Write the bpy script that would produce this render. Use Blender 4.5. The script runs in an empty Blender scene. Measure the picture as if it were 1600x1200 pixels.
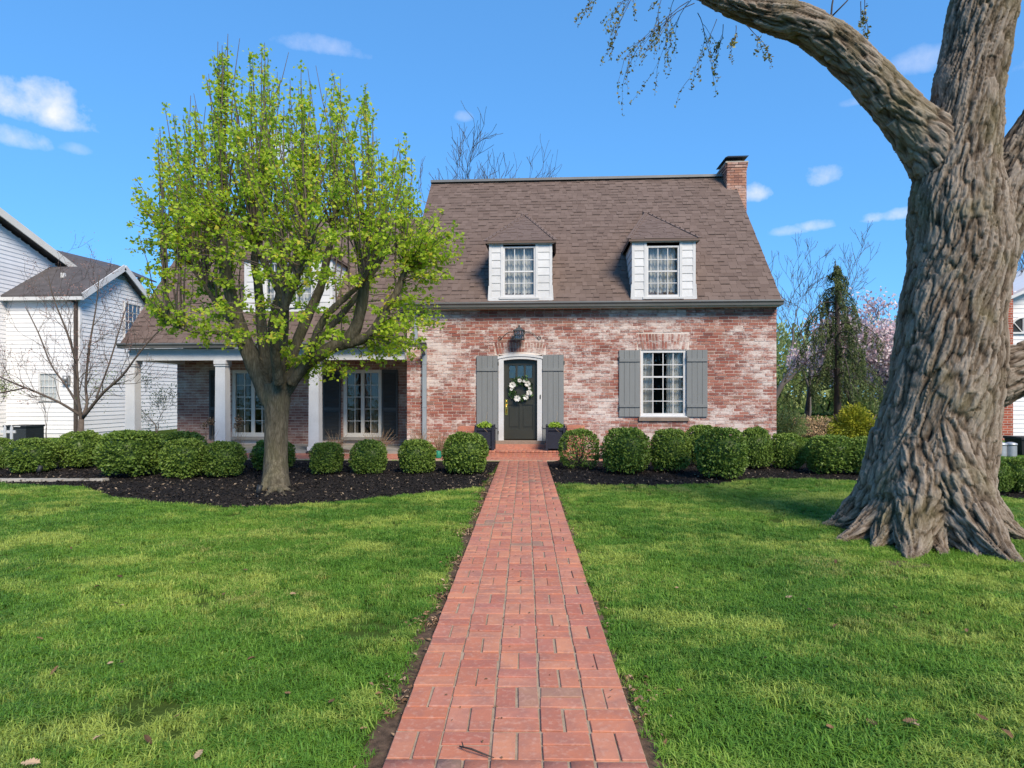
import bpy, bmesh, math, random
import numpy as np
from mathutils import Vector, Matrix, noise as mnoise

# ------------------------------------------------------------------ camera, sky, sun, exposure
scene = bpy.context.scene
col = scene.collection
rng = random.Random(7)
nr = np.random.default_rng(7)
YAW = math.radians(3.5); FPX = 986.0; HZ = 618.0; EYE = 1.5
cam_d = bpy.data.cameras.new('camera'); cam = bpy.data.objects.new('camera', cam_d); col.objects.link(cam)
cam.location = (0, 0, EYE); cam.rotation_euler = (math.pi/2, 0, YAW)
cam_d.sensor_width = 36; cam_d.lens = FPX/1600*36; cam_d.shift_y = (HZ-600)/1600; cam_d.clip_end = 3000
scene.camera = cam
SUN_DIR = Vector((0.46, -0.74, 0.76)).normalized()          # towards the sun
sun_d = bpy.data.lights.new('sun', 'SUN'); sun = bpy.data.objects.new('sun', sun_d); col.objects.link(sun)
sun_d.energy = 3.1; sun_d.angle = math.radians(22); sun_d.color = (1.0, 0.86, 0.68)
sun.rotation_euler = (-SUN_DIR).to_track_quat('-Z', 'Y').to_euler(); sun.location = (-20, -20, 40)
scene.view_settings.view_transform = 'Standard'; scene.view_settings.look = 'None'
scene.view_settings.exposure = 1.0; scene.view_settings.gamma = 1.0

def nd(nt, typ, ins=None, **props):
    n = nt.nodes.new(typ)
    for k, v in props.items(): setattr(n, k, v)
    for k, v in (ins or {}).items():
        s = n.inputs[k]
        if isinstance(v, bpy.types.NodeSocket): nt.links.new(v, s)
        else: s.default_value = v
    return n
def mth(nt, op, a, b=0.0, c=0.0, clamp=False):
    n = nd(nt, 'ShaderNodeMath', {0: a, 1: b, 2: c}, operation=op); n.use_clamp = clamp
    return n.outputs[0]
def vm(nt, op, a, b=(0, 0, 0)):
    return nd(nt, 'ShaderNodeVectorMath', {0: a, 1: b}, operation=op)
def mixc(nt, f, a, b, blend='MIX'):
    n = nt.nodes.new('ShaderNodeMix'); n.data_type = 'RGBA'; n.blend_type = blend
    for i, v in ((0, f), (6, a), (7, b)):
        if isinstance(v, bpy.types.NodeSocket): nt.links.new(v, n.inputs[i])
        else: n.inputs[i].default_value = (tuple(v)+(1,) if (i != 0 and len(v) == 3) else v)
    return n.outputs[2]
def ramp(nt, f, stops, interp='LINEAR'):
    n = nt.nodes.new('ShaderNodeValToRGB'); nt.links.new(f, n.inputs[0])
    r = n.color_ramp; r.interpolation = interp
    while len(r.elements) < len(stops): r.elements.new(0.5)
    for e, (p, c) in zip(r.elements, stops):
        e.position = p; e.color = tuple(c)+(1,) if len(c) == 3 else c
    return n.outputs[0]
def noise_n(nt, vec, scale, detail=3.0, rough=0.55):
    n = nd(nt, 'ShaderNodeTexNoise', {'Scale': scale, 'Detail': detail, 'Roughness': rough})
    if vec is not None: nt.links.new(vec, n.inputs['Vector'])
    return n.outputs[0]

def ray(px, py):
    xc = (px-800)/FPX; zc = (HZ-py)/FPX
    return Vector((xc*math.cos(YAW)-math.sin(YAW), xc*math.sin(YAW)+math.cos(YAW), zc))
def P(px, py, Y):
    r = ray(px, py); s = Y/r.y
    return Vector((r.x*s, Y, EYE+r.z*s))
def G(px, py, z=0.0):
    r = ray(px, py); s = (z-EYE)/r.z
    return Vector((r.x*s, r.y*s, z))

world = bpy.data.worlds.new('World'); scene.world = world; world.use_nodes = True
def build_world():
    nt = world.node_tree; nt.nodes.clear()
    out = nt.nodes.new('ShaderNodeOutputWorld')
    sky = nt.nodes.new('ShaderNodeTexSky'); sky.sky_type = 'NISHITA'; sky.sun_disc = False
    sky.sun_elevation = math.asin(SUN_DIR.z); sky.sun_rotation = math.atan2(SUN_DIR.x, SUN_DIR.y)
    sky.air_density = 1.0; sky.dust_density = 0.0; sky.ozone_density = 8.0
    gm_ = nd(nt, 'ShaderNodeGamma', {'Color': sky.outputs[0], 'Gamma': 0.5})
    c = mixc(nt, 1.0, gm_.outputs[0], (0.50, 1.07, 1.64), 'MULTIPLY')
    tc = nt.nodes.new('ShaderNodeTexCoord'); D = tc.outputs['Generated']
    nz = nd(nt, 'ShaderNodeTexNoise', {'Vector': D, 'Scale': 9.0, 'Detail': 6.0, 'Roughness': 0.6}).outputs[0]
    nz2 = nd(nt, 'ShaderNodeTexNoise', {'Vector': D, 'Scale': 30.0, 'Detail': 5.0, 'Roughness': 0.6}).outputs[0]
    total = None
    # small fair-weather clouds: direction, angular half width, half height, strength
    for (px, py, w, h, a) in [(50, 165, 105, 40, 1.0), (10, 215, 50, 22, .7), (505, 75, 75, 15, .38), (1432, 100, 45, 22, .35), (1182, 303, 26, 17, .9),
                              (1290, 277, 36, 20, .75), (1392, 338, 50, 12, .8), (1280, 353, 36, 11, .7), (1235, 362, 30, 9, .5), (725, 183, 16, 10, .3),
                              (1335, 160, 22, 9, .35), (118, 234, 20, 10, .3), (400, 235, 85, 42, 1.0), (1640, 90, 60, 24, .6), (-160, 300, 120, 30, .8)]:
        d = ray(px, py).normalized(); r = d.cross(Vector((0, 0, 1))).normalized(); u = r.cross(d)
        k = d.dot(Vector((-math.sin(YAW), math.cos(YAW), 0)))
        dz = mth(nt, 'MAXIMUM', vm(nt, 'DOT_PRODUCT', D, d).outputs['Value'], 0.05)
        A = mth(nt, 'DIVIDE', mth(nt, 'DIVIDE', vm(nt, 'DOT_PRODUCT', D, r).outputs['Value'], dz), w*k/FPX)
        B = mth(nt, 'DIVIDE', mth(nt, 'DIVIDE', vm(nt, 'DOT_PRODUCT', D, u).outputs['Value'], dz), h*k/FPX)
        B = mth(nt, 'MULTIPLY', B, mth(nt, 'ADD', 1.0, mth(nt, 'MULTIPLY', mth(nt, 'LESS_THAN', B, 0.0), 0.5)))
        q = mth(nt, 'SUBTRACT', 1.0, mth(nt, 'ADD', mth(nt, 'MULTIPLY', A, A), mth(nt, 'MULTIPLY', B, B)))
        m = mth(nt, 'ADD', q, mth(nt, 'ADD', mth(nt, 'MULTIPLY', mth(nt, 'SUBTRACT', nz, 0.5), 4.0), mth(nt, 'MULTIPLY', mth(nt, 'SUBTRACT', nz2, 0.5), 2.5)))
        front = mth(nt, 'GREATER_THAN', vm(nt, 'DOT_PRODUCT', D, d).outputs['Value'], 0.6)
        near = mth(nt, 'GREATER_THAN', q, -2.5)
        m = mth(nt, 'MULTIPLY', mth(nt, 'MULTIPLY', mth(nt, 'MULTIPLY', m, 0.55, clamp=True), a), mth(nt, 'MULTIPLY', front, near))
        total = m if total is None else mth(nt, 'MAXIMUM', total, m)
    bg = nd(nt, 'ShaderNodeBackground', {'Color': c, 'Strength': 0.15})
    cl = nd(nt, 'ShaderNodeBackground', {'Color': (0.84, 0.84, 0.95, 1), 'Strength': 0.62})
    mx = nd(nt, 'ShaderNodeMixShader', {0: total, 1: bg.outputs[0], 2: cl.outputs[0]})
    nt.links.new(mx.outputs[0], out.inputs[0])
build_world()

# ------------------------------------------------------------------ object helpers
def tag(o, label=None, cat=None, group=None, kind=None):
    for k, v in (('label', label), ('category', cat), ('group', group), ('kind', kind)):
        if v: o[k] = v
    return o
def empty(name, loc, label, cat, group=None):
    o = bpy.data.objects.new(name, None); col.objects.link(o); o.location = loc; o.empty_display_size = 0.2
    return tag(o, label, cat, group)
def adopt(o, parent):
    """parent o, whose coordinates are world coordinates"""
    if parent is not None:
        o.parent = parent
        if parent.type == 'EMPTY': o.matrix_parent_inverse = Matrix.LocRotScale(parent.location, parent.rotation_euler, parent.scale).inverted()
    return o
def link(name, mesh, mat=None, parent=None):
    o = bpy.data.objects.new(name, mesh); col.objects.link(o)
    if mat is not None and not mesh.materials: mesh.materials.append(mat)
    return adopt(o, parent)
def mesh_np(name, V, F, rnd=None, smooth=False):
    V = np.asarray(V, dtype=np.float32); F = np.asarray(F, dtype=np.int32); k = F.shape[1]; m = len(F)
    me = bpy.data.meshes.new(name); me.vertices.add(len(V)); me.vertices.foreach_set('co', V.ravel())
    me.loops.add(m*k); me.loops.foreach_set('vertex_index', F.ravel())
    me.polygons.add(m); me.polygons.foreach_set('loop_start', np.arange(0, m*k, k, dtype=np.int32))
    if smooth: me.polygons.foreach_set('use_smooth', np.ones(m, dtype=bool))
    me.update(calc_edges=True)
    if rnd is not None:
        at = me.attributes.new('rnd', 'FLOAT', 'FACE'); at.data.foreach_set('value', np.asarray(rnd, dtype=np.float32))
    return me
class MB:
    def __init__(s): s.v = []; s.f = []; s.r = []; s.sm = []
    def poly(s, pts, rnd=0.0, sm=False):
        b = len(s.v); s.v += [tuple(p) for p in pts]; s.f.append(tuple(range(b, b+len(pts)))); s.r.append(rnd); s.sm.append(sm)
    def hexa(s, c, rnd=0.0):
        """8 corners: 4 bottom (ccw), 4 top"""
        b = len(s.v); s.v += [tuple(p) for p in c]
        for q in ((3, 2, 1, 0), (4, 5, 6, 7), (0, 1, 5, 4), (1, 2, 6, 5), (2, 3, 7, 6), (3, 0, 4, 7)):
            s.f.append(tuple(b+i for i in q)); s.r.append(rnd); s.sm.append(False)
    def box(s, x0, x1, y0, y1, z0, z1, rnd=0.0):
        s.hexa([(x0, y0, z0), (x1, y0, z0), (x1, y1, z0), (x0, y1, z0), (x0, y0, z1), (x1, y0, z1), (x1, y1, z1), (x0, y1, z1)], rnd)
    def obox(s, c, ax, ay, az, rnd=0.0):
        c, ax, ay, az = Vector(c), Vector(ax), Vector(ay), Vector(az)
        s.hexa([c-ax-ay-az, c+ax-ay-az, c+ax+ay-az, c-ax+ay-az, c-ax-ay+az, c+ax-ay+az, c+ax+ay+az, c-ax+ay+az], rnd)
    def bar(s, a, b, w, h=None, up=(0, 0, 1)):
        a, b = Vector(a), Vector(b); d = (b-a); L = d.length; d.normalize()
        sd = d.cross(Vector(up))
        if sd.length < 1e-4: sd = d.cross(Vector((1, 0, 0)))
        sd.normalize(); u = sd.cross(d)
        s.obox((a+b)/2, d*L/2, sd*w/2, u*(h or w)/2)
    def prism(s, prof, axis_a, axis_b):
        """closed 3D profile at axis_a offset swept to axis_b (both offset vectors)"""
        A = [Vector(p)+Vector(axis_a) for p in prof]; B = [Vector(p)+Vector(axis_b) for p in prof]; n = len(prof)
        s.poly(A[::-1]); s.poly(B)
        for i in range(n): s.poly([A[i], A[(i+1) % n], B[(i+1) % n], B[i]])
    def tube(s, pts, rad, n=6, rnd=0.0, cap=True):
        pts = [Vector(p) for p in pts]; base = len(s.v); up = None; m = len(pts)
        for i, p in enumerate(pts):
            t = (pts[min(i+1, m-1)]-pts[max(i-1, 0)])
            t = t.normalized() if t.length > 1e-9 else Vector((0, 0, 1))
            if up is None: up = t.orthogonal().normalized()
            up = up-t*up.dot(t); up = up.normalized() if up.length > 1e-6 else t.orthogonal().normalized()
            sd = t.cross(up)
            for k in range(n):
                a = 2*math.pi*k/n; q = p+(up*math.cos(a)+sd*math.sin(a))*rad[i]; s.v.append((q.x, q.y, q.z))
        for i in range(m-1):
            for k in range(n):
                a = base+i*n+k; b = base+i*n+(k+1) % n
                s.f.append((a, b, b+n, a+n)); s.r.append(rnd); s.sm.append(True)
        if cap and n > 3:
            s.f.append(tuple(base+k for k in range(n))[::-1]); s.r.append(rnd); s.sm.append(False)
            s.f.append(tuple(base+(m-1)*n+k for k in range(n))); s.r.append(rnd); s.sm.append(False)
    def lathe(s, c, prof, n=16, rnd=0.0):
        c = Vector(c); b = len(s.v)
        for r, z in prof:
            for k in range(n):
                a = 2*math.pi*k/n; s.v.append((c.x+r*math.cos(a), c.y+r*math.sin(a), c.z+z))
        for i in range(len(prof)-1):
            for k in range(n):
                s.f.append((b+i*n+k, b+i*n+(k+1) % n, b+(i+1)*n+(k+1) % n, b+(i+1)*n+k)); s.r.append(rnd); s.sm.append(True)
    def build(s, name, mat, parent=None):
        me = bpy.data.meshes.new(name); me.from_pydata(s.v, [], s.f); me.update()
        at = me.attributes.new('rnd', 'FLOAT', 'FACE'); at.data.foreach_set('value', np.array(s.r, dtype=np.float32))
        me.polygons.foreach_set('use_smooth', np.array(s.sm, dtype=bool))
        return link(name, me, mat, parent)

def leaf_mesh(name, C, D, Nn, size, width=0.6, fold=0.25, rnd=None, lobed=False):
    """many small folded leaves: C centres, D tip directions, Nn normals, size lengths"""
    C = np.asarray(C, float); D = np.asarray(D, float); Nn = np.asarray(Nn, float); size = np.asarray(size, float)[:, None]
    D = D/np.maximum(np.linalg.norm(D, axis=1, keepdims=True), 1e-6)
    S = np.cross(D, Nn); S = S/np.maximum(np.linalg.norm(S, axis=1, keepdims=True), 1e-6); U = np.cross(S, D)
    n = len(C)
    if lobed:
        b = C-D*size*.5; t = C+D*size*.5
        l1 = C+S*size*width*.62-D*size*.12+U*size*fold*.5; l2 = C+S*size*width*.3+D*size*.18+U*size*fold*.2
        r1 = C-S*size*width*.62-D*size*.12+U*size*fold*.5; r2 = C-S*size*width*.3+D*size*.18+U*size*fold*.2
        V = np.stack([b, l1, l2, t, r2, r1], 1).reshape(-1, 3); i = np.arange(n)[:, None]*6
        F = np.concatenate([i+np.array([[0, 1, 2, 3]]), i+np.array([[0, 3, 4, 5]])], 1).reshape(-1, 4)
    else:
        b = C-D*size*.5; t = C+D*size*.5; l = C+S*size*width*.5+U*size*fold; r = C-S*size*width*.5+U*size*fold
        V = np.stack([b, l, t, r], 1).reshape(-1, 3); i = np.arange(n)[:, None]*4
        F = np.concatenate([i+np.array([[0, 1, 2]]), i+np.array([[0, 2, 3]])], 1).reshape(-1, 3)
    if rnd is None: rnd = nr.random(n)
    return mesh_np(name, V, F, np.repeat(np.asarray(rnd), 2))
def unit(n):
    v = nr.normal(size=(n, 3)); return v/np.linalg.norm(v, axis=1, keepdims=True)

# ------------------------------------------------------------------ materials
def newmat(name):
    m = bpy.data.materials.new(name); m.use_nodes = True; nt = m.node_tree; nt.nodes.clear()
    out = nt.nodes.new('ShaderNodeOutputMaterial'); b = nt.nodes.new('ShaderNodeBsdfPrincipled')
    nt.links.new(b.outputs[0], out.inputs[0]); return m, nt, b, out
def rndsock(nt):
    oi = nt.nodes.new('ShaderNodeObjectInfo'); at = nd(nt, 'ShaderNodeAttribute', attribute_name='rnd')
    return mth(nt, 'FRACT', mth(nt, 'ADD', oi.outputs['Random'], at.outputs['Fac']))
def pos(nt): return nt.nodes.new('ShaderNodeNewGeometry').outputs['Position']
def bump(nt, b, h, strength=0.3, dist=0.01):
    n = nd(nt, 'ShaderNodeBump', {'Height': h, 'Strength': strength, 'Distance': dist}); nt.links.new(n.outputs[0], b.inputs['Normal'])
def scaled(nt, v, s): return vm(nt, 'MULTIPLY', v, s).outputs[0]

def plain(name, c, rough=0.6, var=0.12, scale=6.0, metal=0.0, bmp=0.1, spec=0.3, grain=(1, 1, 1)):
    m, nt, b, _ = newmat(name); p = scaled(nt, pos(nt), grain)
    n1 = noise_n(nt, p, scale, 5); n2 = noise_n(nt, p, scale*9, 3)
    f = mth(nt, 'ADD', mth(nt, 'MULTIPLY', n1, .65), mth(nt, 'MULTIPLY', n2, .35))
    f = mth(nt, 'ADD', f, mth(nt, 'MULTIPLY', mth(nt, 'SUBTRACT', rndsock(nt), .5), .25))
    c = np.array(c)
    nt.links.new(ramp(nt, f, [(0.25, tuple(c*(1-var*1.6))), (0.75, tuple(np.minimum(c*(1+var), .95)))]), b.inputs['Base Color'])
    b.inputs['Roughness'].default_value = rough; b.inputs['Metallic'].default_value = metal
    b.inputs['Specular IOR Level'].default_value = spec
    if bmp: bump(nt, b, n2, bmp, 0.004)
    return m

def brick_material(name, stops, wash=0.0, washcol=(0.60, 0.545, 0.51), texture=False, wlo=.46):
    m, nt, b, _ = newmat(name); p = pos(nt); r = rndsock(nt)
    if texture:      # far or side walls: pattern only
        q = nd(nt, 'ShaderNodeTexBrick', {'Vector': nd(nt, 'ShaderNodeCombineXYZ', {0: mth(nt, 'ADD', nd(nt, 'ShaderNodeSeparateXYZ', {0: p}).outputs[0], nd(nt, 'ShaderNodeSeparateXYZ', {0: p}).outputs[1]), 1: nd(nt, 'ShaderNodeSeparateXYZ', {0: p}).outputs[2]}).outputs[0],
             'Scale': 1.0, 'Brick Width': .24, 'Row Height': .082, 'Mortar Size': .008, 'Color1': (0, 0, 0, 1), 'Color2': (1, 1, 1, 1), 'Mortar': (.5, .5, .5, 1)})
        r = q.outputs['Color']
    fine = noise_n(nt, p, 40, 4)
    base = ramp(nt, mth(nt, 'ADD', r, mth(nt, 'MULTIPLY', mth(nt, 'SUBTRACT', fine, .5), .35)), stops)
    if texture: base = mixc(nt, q.outputs['Fac'], base, (.36, .31, .27))
    if wash:
        n1 = noise_n(nt, scaled(nt, p, (.75, .75, 1.1)), 1.1, 3); n2 = noise_n(nt, scaled(nt, p, (3.2, 3.2, 6.5)), 1.3, 4, .65); n3 = noise_n(nt, scaled(nt, p, (1, 1, 2.0)), 15, 4, .7)
        w = mth(nt, 'ADD', mth(nt, 'ADD', mth(nt, 'MULTIPLY', mth(nt, 'ADD', mth(nt, 'MULTIPLY', mth(nt, 'SUBTRACT', n1, .5), 1.45), .5), .8), mth(nt, 'MULTIPLY', n2, .9)), mth(nt, 'ADD', mth(nt, 'MULTIPLY', n3, .75), mth(nt, 'MULTIPLY', mth(nt, 'FRACT', mth(nt, 'MULTIPLY', r, 7.31)), .24)))
        w = nd(nt, 'ShaderNodeMapRange', {0: w, 1: 1.17+wlo*.22, 2: 1.17+wlo*.22+.32, 3: 0.0, 4: wash}).outputs[0]
        base = mixc(nt, w, base, washcol)
        thin = nd(nt, 'ShaderNodeMapRange', {0: n1, 1: .35, 2: .65, 3: .04, 4: .22}).outputs[0]
        base = mixc(nt, thin, base, (.47, .32, .275))
    nt.links.new(base, b.inputs['Base Color']); b.inputs['Roughness'].default_value = .85; b.inputs['Specular IOR Level'].default_value = .2
    bump(nt, b, fine, .45, .006); return m
WALLB = [(0.0, (.150, .052, .042)), (.3, (.235, .072, .052)), (.62, (.285, .100, .072)), (.86, (.320, .145, .108)), (1.0, (.20, .11, .085))]
M = {}
M['wall_brick'] = brick_material('old red brick with worn whitewash', WALLB, 0.92)
M['porch_brick'] = brick_material('porch brick', [(0, (.20, .08, .06)), (.5, (.27, .13, .10)), (1, (.34, .20, .15))], 0.75, (.52, .46, .38), wlo=.62)
M['mortar'] = brick_material('old pale mortar', [(0, (.46, .37, .31)), (1, (.54, .46, .40))], .85, (.68, .64, .60), wlo=.0)
M['side_brick'] = brick_material('brick side wall', WALLB, .85, texture=True)
M['chim_brick'] = brick_material('chimney brick', [(0, (.17, .07, .05)), (.5, (.30, .13, .08)), (1, (.38, .20, .13))], .35, wlo=.8)
M['neigh_brick'] = brick_material('orange red brick', [(0, (.22, .05, .03)), (1, (.36, .09, .05))], texture=True)

def walk_material():
    m, nt, b, _ = newmat('red paving brick'); p = pos(nt); r = rndsock(nt)
    big = noise_n(nt, p, 9, 4); fine = noise_n(nt, p, 120, 4, .7); mid = noise_n(nt, p, 35, 4, .6)
    c = ramp(nt, r, [(0, (.36, .128, .088)), (.16, (.41, .160, .112)), (.32, (.31, .105, .084)), (.46, (.44, .190, .130)), (.60, (.345, .128, .108)), (.74, (.40, .170, .130)), (.86, (.33, .115, .085)), (.965, (.40, .175, .125)), (.975, (.25, .150, .122)), (1, (.24, .15, .122))])
    c = mixc(nt, 1.0, c, (1.14, 1.15, 1.0), 'MULTIPLY')
    c = mixc(nt, nd(nt, 'ShaderNodeMapRange', {0: big, 1: .42, 2: .70, 3: 0.0, 4: .60}).outputs[0], c, (.25, .125, .105))
    c = mixc(nt, nd(nt, 'ShaderNodeMapRange', {0: mid, 1: .52, 2: .72, 3: 0.0, 4: .55}).outputs[0], c, (.50, .29, .22))
    c = mixc(nt, nd(nt, 'ShaderNodeMapRange', {0: fine, 1: .60, 2: .74, 3: 0.0, 4: .6}).outputs[0], c, (.16, .08, .06))
    nt.links.new(c, b.inputs['Base Color']); b.inputs['Roughness'].default_value = .8; b.inputs['Specular IOR Level'].default_value = .25
    bump(nt, b, mth(nt, 'ADD', mth(nt, 'MULTIPLY', fine, .4), mid), .5, .004); return m
M['walk_brick'] = walk_material()
M['walk_mortar'] = plain('sandy walk mortar', (.40, .31, .225), .95, .25, 14, bmp=.5)
M['shingle'] = brick_material('brown asphalt shingle', [(0, (.112, .080, .067)), (.5, (.128, .093, .078)), (1, (.146, .107, .091))])
M['shingle_dark'] = plain('dark granules with painted shadow', (.072, .052, .044), .95, .2, 8)  # also colours the shadow lines painted along the shingle butts
M['grey_roof'] = plain('grey asphalt shingle', (.088, .082, .086), .9, .3, 3, bmp=.4)
M['white'] = plain('white paint', (.57, .575, .58), .55, .10, 3)
M['cream'] = plain('cream trim paint', (.66, .63, .57), .55, .06, 3)
M['grey_shutter'] = plain('grey shutter paint', (.178, .188, .190), .55, .08, 4, grain=(4, 4, .4))
M['dark_shutter'] = plain('dark grey shutter paint', (.065, .070, .074), .55, .12, 4)
M['door'] = plain('dark olive door paint', (.028, .028, .020), .38, .10, 4, spec=.5)
M['gutter'] = plain('grey metal gutter', (.17, .17, .165), .45, .12, 2, metal=.3)
M['spout'] = plain('blue grey downspout', (.27, .31, .34), .5, .10, 3)
M['iron'] = plain('weathered iron', (.05, .058, .062), .6, .25, 12)
M['brass'] = plain('polished brass', (.62, .42, .10), .28, .10, 20, metal=1.0, bmp=0)
M['navy'] = plain('navy planter paint', (.020, .022, .034), .5, .15, 6)
M['slate'] = plain('porch flagstone', (.26, .25, .23), .8, .2, 2.5, bmp=.3)
M['stone'] = plain('grey garden stone', (.33, .31, .27), .9, .2, 5, bmp=.5)
M['sill'] = plain('worn stone sill', (.26, .20, .16), .85, .2, 6, bmp=.4)
M['curtain'] = plain('pale curtain', (.62, .60, .58), .9, .06, 2)
M['tan_curtain'] = plain('tan curtain', (.36, .30, .24), .9, .10, 2)
M['room'] = plain('dim room', (.07, .06, .05), .9, .1)
M['lead'] = plain('black metal', (.018, .020, .022), .5, .2, 8)
M['galv'] = plain('galvanised steel', (.36, .38, .40), .45, .12, 5, metal=.5)
M['vinyl'] = plain('white clapboard', (.68, .685, .70), .6, .06, 2)
M['tan_twig'] = plain('dry tan stems', (.38, .27, .16), .9, .3, 20)
M['plastic_green'] = plain('green plastic', (.02, .20, .12), .4, .1)

def glass_mat():
    m, nt, b, out = newmat('window glass'); nt.nodes.remove(b)
    tr = nd(nt, 'ShaderNodeBsdfTransparent', {'Color': (.86, .89, .88, 1)}); gl = nd(nt, 'ShaderNodeBsdfGlossy', {'Color': (.9, .92, .95, 1), 'Roughness': .02})
    bm_ = nd(nt, 'ShaderNodeBump', {'Height': noise_n(nt, pos(nt), 7, 2), 'Strength': .25, 'Distance': .02}); nt.links.new(bm_.outputs[0], gl.inputs['Normal'])
    f = nd(nt, 'ShaderNodeLayerWeight', {'Blend': .18}).outputs['Fresnel']
    mx = nd(nt, 'ShaderNodeMixShader', {0: mth(nt, 'ADD', f, .05), 1: tr.outputs[0], 2: gl.outputs[0]}); nt.links.new(mx.outputs[0], out.inputs[0]); return m
M['glass'] = glass_mat()

def leafmat(name, stops, trans=.35, rough=.5, patch=0.0):
    m, nt, b, out = newmat(name)
    if name.startswith('dry'): r = rndsock(nt)
    else:
        oi = nt.nodes.new('ShaderNodeObjectInfo'); at = nd(nt, 'ShaderNodeAttribute', attribute_name='rnd')
        r = mth(nt, 'ADD', at.outputs['Fac'], mth(nt, 'MULTIPLY', mth(nt, 'SUBTRACT', oi.outputs['Random'], .5), .16), clamp=True)
    if patch: r = mth(nt, 'ADD', mth(nt, 'MULTIPLY', r, 1-patch), mth(nt, 'MULTIPLY', noise_n(nt, pos(nt), 1.6, 3), patch))
    c = ramp(nt, r, stops)
    nt.links.new(c, b.inputs['Base Color']); b.inputs['Roughness'].default_value = rough; b.inputs['Specular IOR Level'].default_value = .25
    t = nd(nt, 'ShaderNodeBsdfTranslucent', {'Color': c})
    mx = nd(nt, 'ShaderNodeMixShader', {0: trans, 1: b.outputs[0], 2: t.outputs[0]}); nt.links.new(mx.outputs[0], out.inputs[0]); return m
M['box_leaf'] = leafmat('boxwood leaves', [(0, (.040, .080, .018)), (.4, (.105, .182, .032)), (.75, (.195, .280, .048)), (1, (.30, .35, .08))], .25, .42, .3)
M['spring_leaf'] = leafmat('young spring leaves', [(0, (.27, .42, .030)), (.5, (.42, .58, .045)), (.92, (.54, .67, .07)), (1, (.66, .56, .07))], .58, .5)
M['bud_leaf'] = leafmat('opening bud leaves', [(0, (.14, .12, .03)), (.6, (.24, .21, .05)), (1, (.30, .30, .08))], .3)
M['pink'] = leafmat('magnolia petals', [(0, (.58, .38, .42)), (.5, (.72, .56, .59)), (1, (.82, .74, .74))], .35)
M['spruce'] = leafmat('spruce needles', [(0, (.034, .060, .024)), (.5, (.085, .125, .042)), (1, (.16, .19, .06))], .15, .6)
M['gold'] = leafmat('golden cypress', [(0, (.12, .16, .015)), (.5, (.27, .30, .025)), (1, (.46, .42, .04))], .25)
M['pale_leaf'] = leafmat('pale new leaves', [(0, (.22, .30, .09)), (1, (.42, .48, .20))], .4)
M['red_bud'] = leafmat('small reddish buds', [(0, (.22, .10, .09)), (1, (.42, .26, .22))], .2)
M['white_petal'] = leafmat('white petals', [(0, (.62, .60, .55)), (1, (.85, .84, .80))], .25)
M['green_leaf'] = leafmat('dark wreath leaves', [(0, (.012, .028, .012)), (.7, (.03, .075, .02)), (1, (.06, .15, .03))], .15)
M['lime_leaf'] = leafmat('lime bedding leaves', [(0, (.14, .26, .02)), (1, (.36, .50, .06))], .35)
M['litter'] = leafmat('dry fallen leaves', [(0, (.07, .04, .022)), (.5, (.20, .115, .06)), (1, (.42, .30, .19))], .1, .8)
M['mulch_chip'] = leafmat('black bark chips', [(0, (.008, .007, .007)), (.8, (.026, .022, .020)), (.95, (.07, .055, .045)), (1, (.22, .17, .12))], 0.0, .9)

def bark_material(name, dark, mid, light, sc=1.0, moss=(.10, .095, .035), uselocal=True):
    m, nt, b, _ = newmat(name)
    if uselocal:
        v = nd(nt, 'ShaderNodeAttribute', attribute_name='bark').outputs['Vector']
        h = nd(nt, 'ShaderNodeAttribute', attribute_name='furrow').outputs['Fac']
    else:
        v = scaled(nt, pos(nt), (1, 1, .22)); h = None
    n1 = noise_n(nt, v, (30 if uselocal else 13)*sc, 5, .65); n2 = noise_n(nt, v, (90 if uselocal else 45)*sc, 4, .7); n3 = noise_n(nt, pos(nt), 1.7, 3)
    vo = nd(nt, 'ShaderNodeTexVoronoi', {'Vector': v, 'Scale': (46 if uselocal else 16)*sc, 'Randomness': 1.0}, feature='DISTANCE_TO_EDGE').outputs['Distance']
    f = mth(nt, 'ADD', mth(nt, 'MULTIPLY', n1, .55), mth(nt, 'MULTIPLY', n2, .45))
    f = mth(nt, 'ADD', f, mth(nt, 'MULTIPLY', mth(nt, 'MINIMUM', vo, .25), .5))
    if h is not None: f = mth(nt, 'ADD', mth(nt, 'MULTIPLY', f, .62), mth(nt, 'MULTIPLY', h, .50))
    c = ramp(nt, f, [(.30, dark), (.52, mid), (.78, light)])
    c = mixc(nt, nd(nt, 'ShaderNodeMapRange', {0: n3, 1: .50, 2: .72, 3: 0.0, 4: .5}).outputs[0], c, mixc(nt, f, tuple(np.array(moss)*.4), tuple(np.array(moss)*1.7)))
    nt.links.new(c, b.inputs['Base Color']); b.inputs['Roughness'].default_value = .92; b.inputs['Specular IOR Level'].default_value = .15
    bump(nt, b, mth(nt, 'ADD', f, mth(nt, 'MULTIPLY', n2, .35)), .9, .022 if uselocal else .012); return m
M['old_bark'] = bark_material('furrowed old bark', (.018, .012, .008), (.126, .094, .067), (.290, .243, .196))
M['young_bark'] = bark_material('grey brown bark', (.030, .026, .018), (.085, .074, .052), (.170, .150, .112), 1.6, (.075, .075, .03), False)
M['twig'] = plain('grey brown twigs', (.115, .092, .075), .9, .25, 15)
M['dark_twig'] = plain('dark twigs', (.060, .048, .042), .9, .25, 15)
M['far_twig'] = plain('far bare twigs', (.105, .092, .085), .9, .2, 5)

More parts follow.
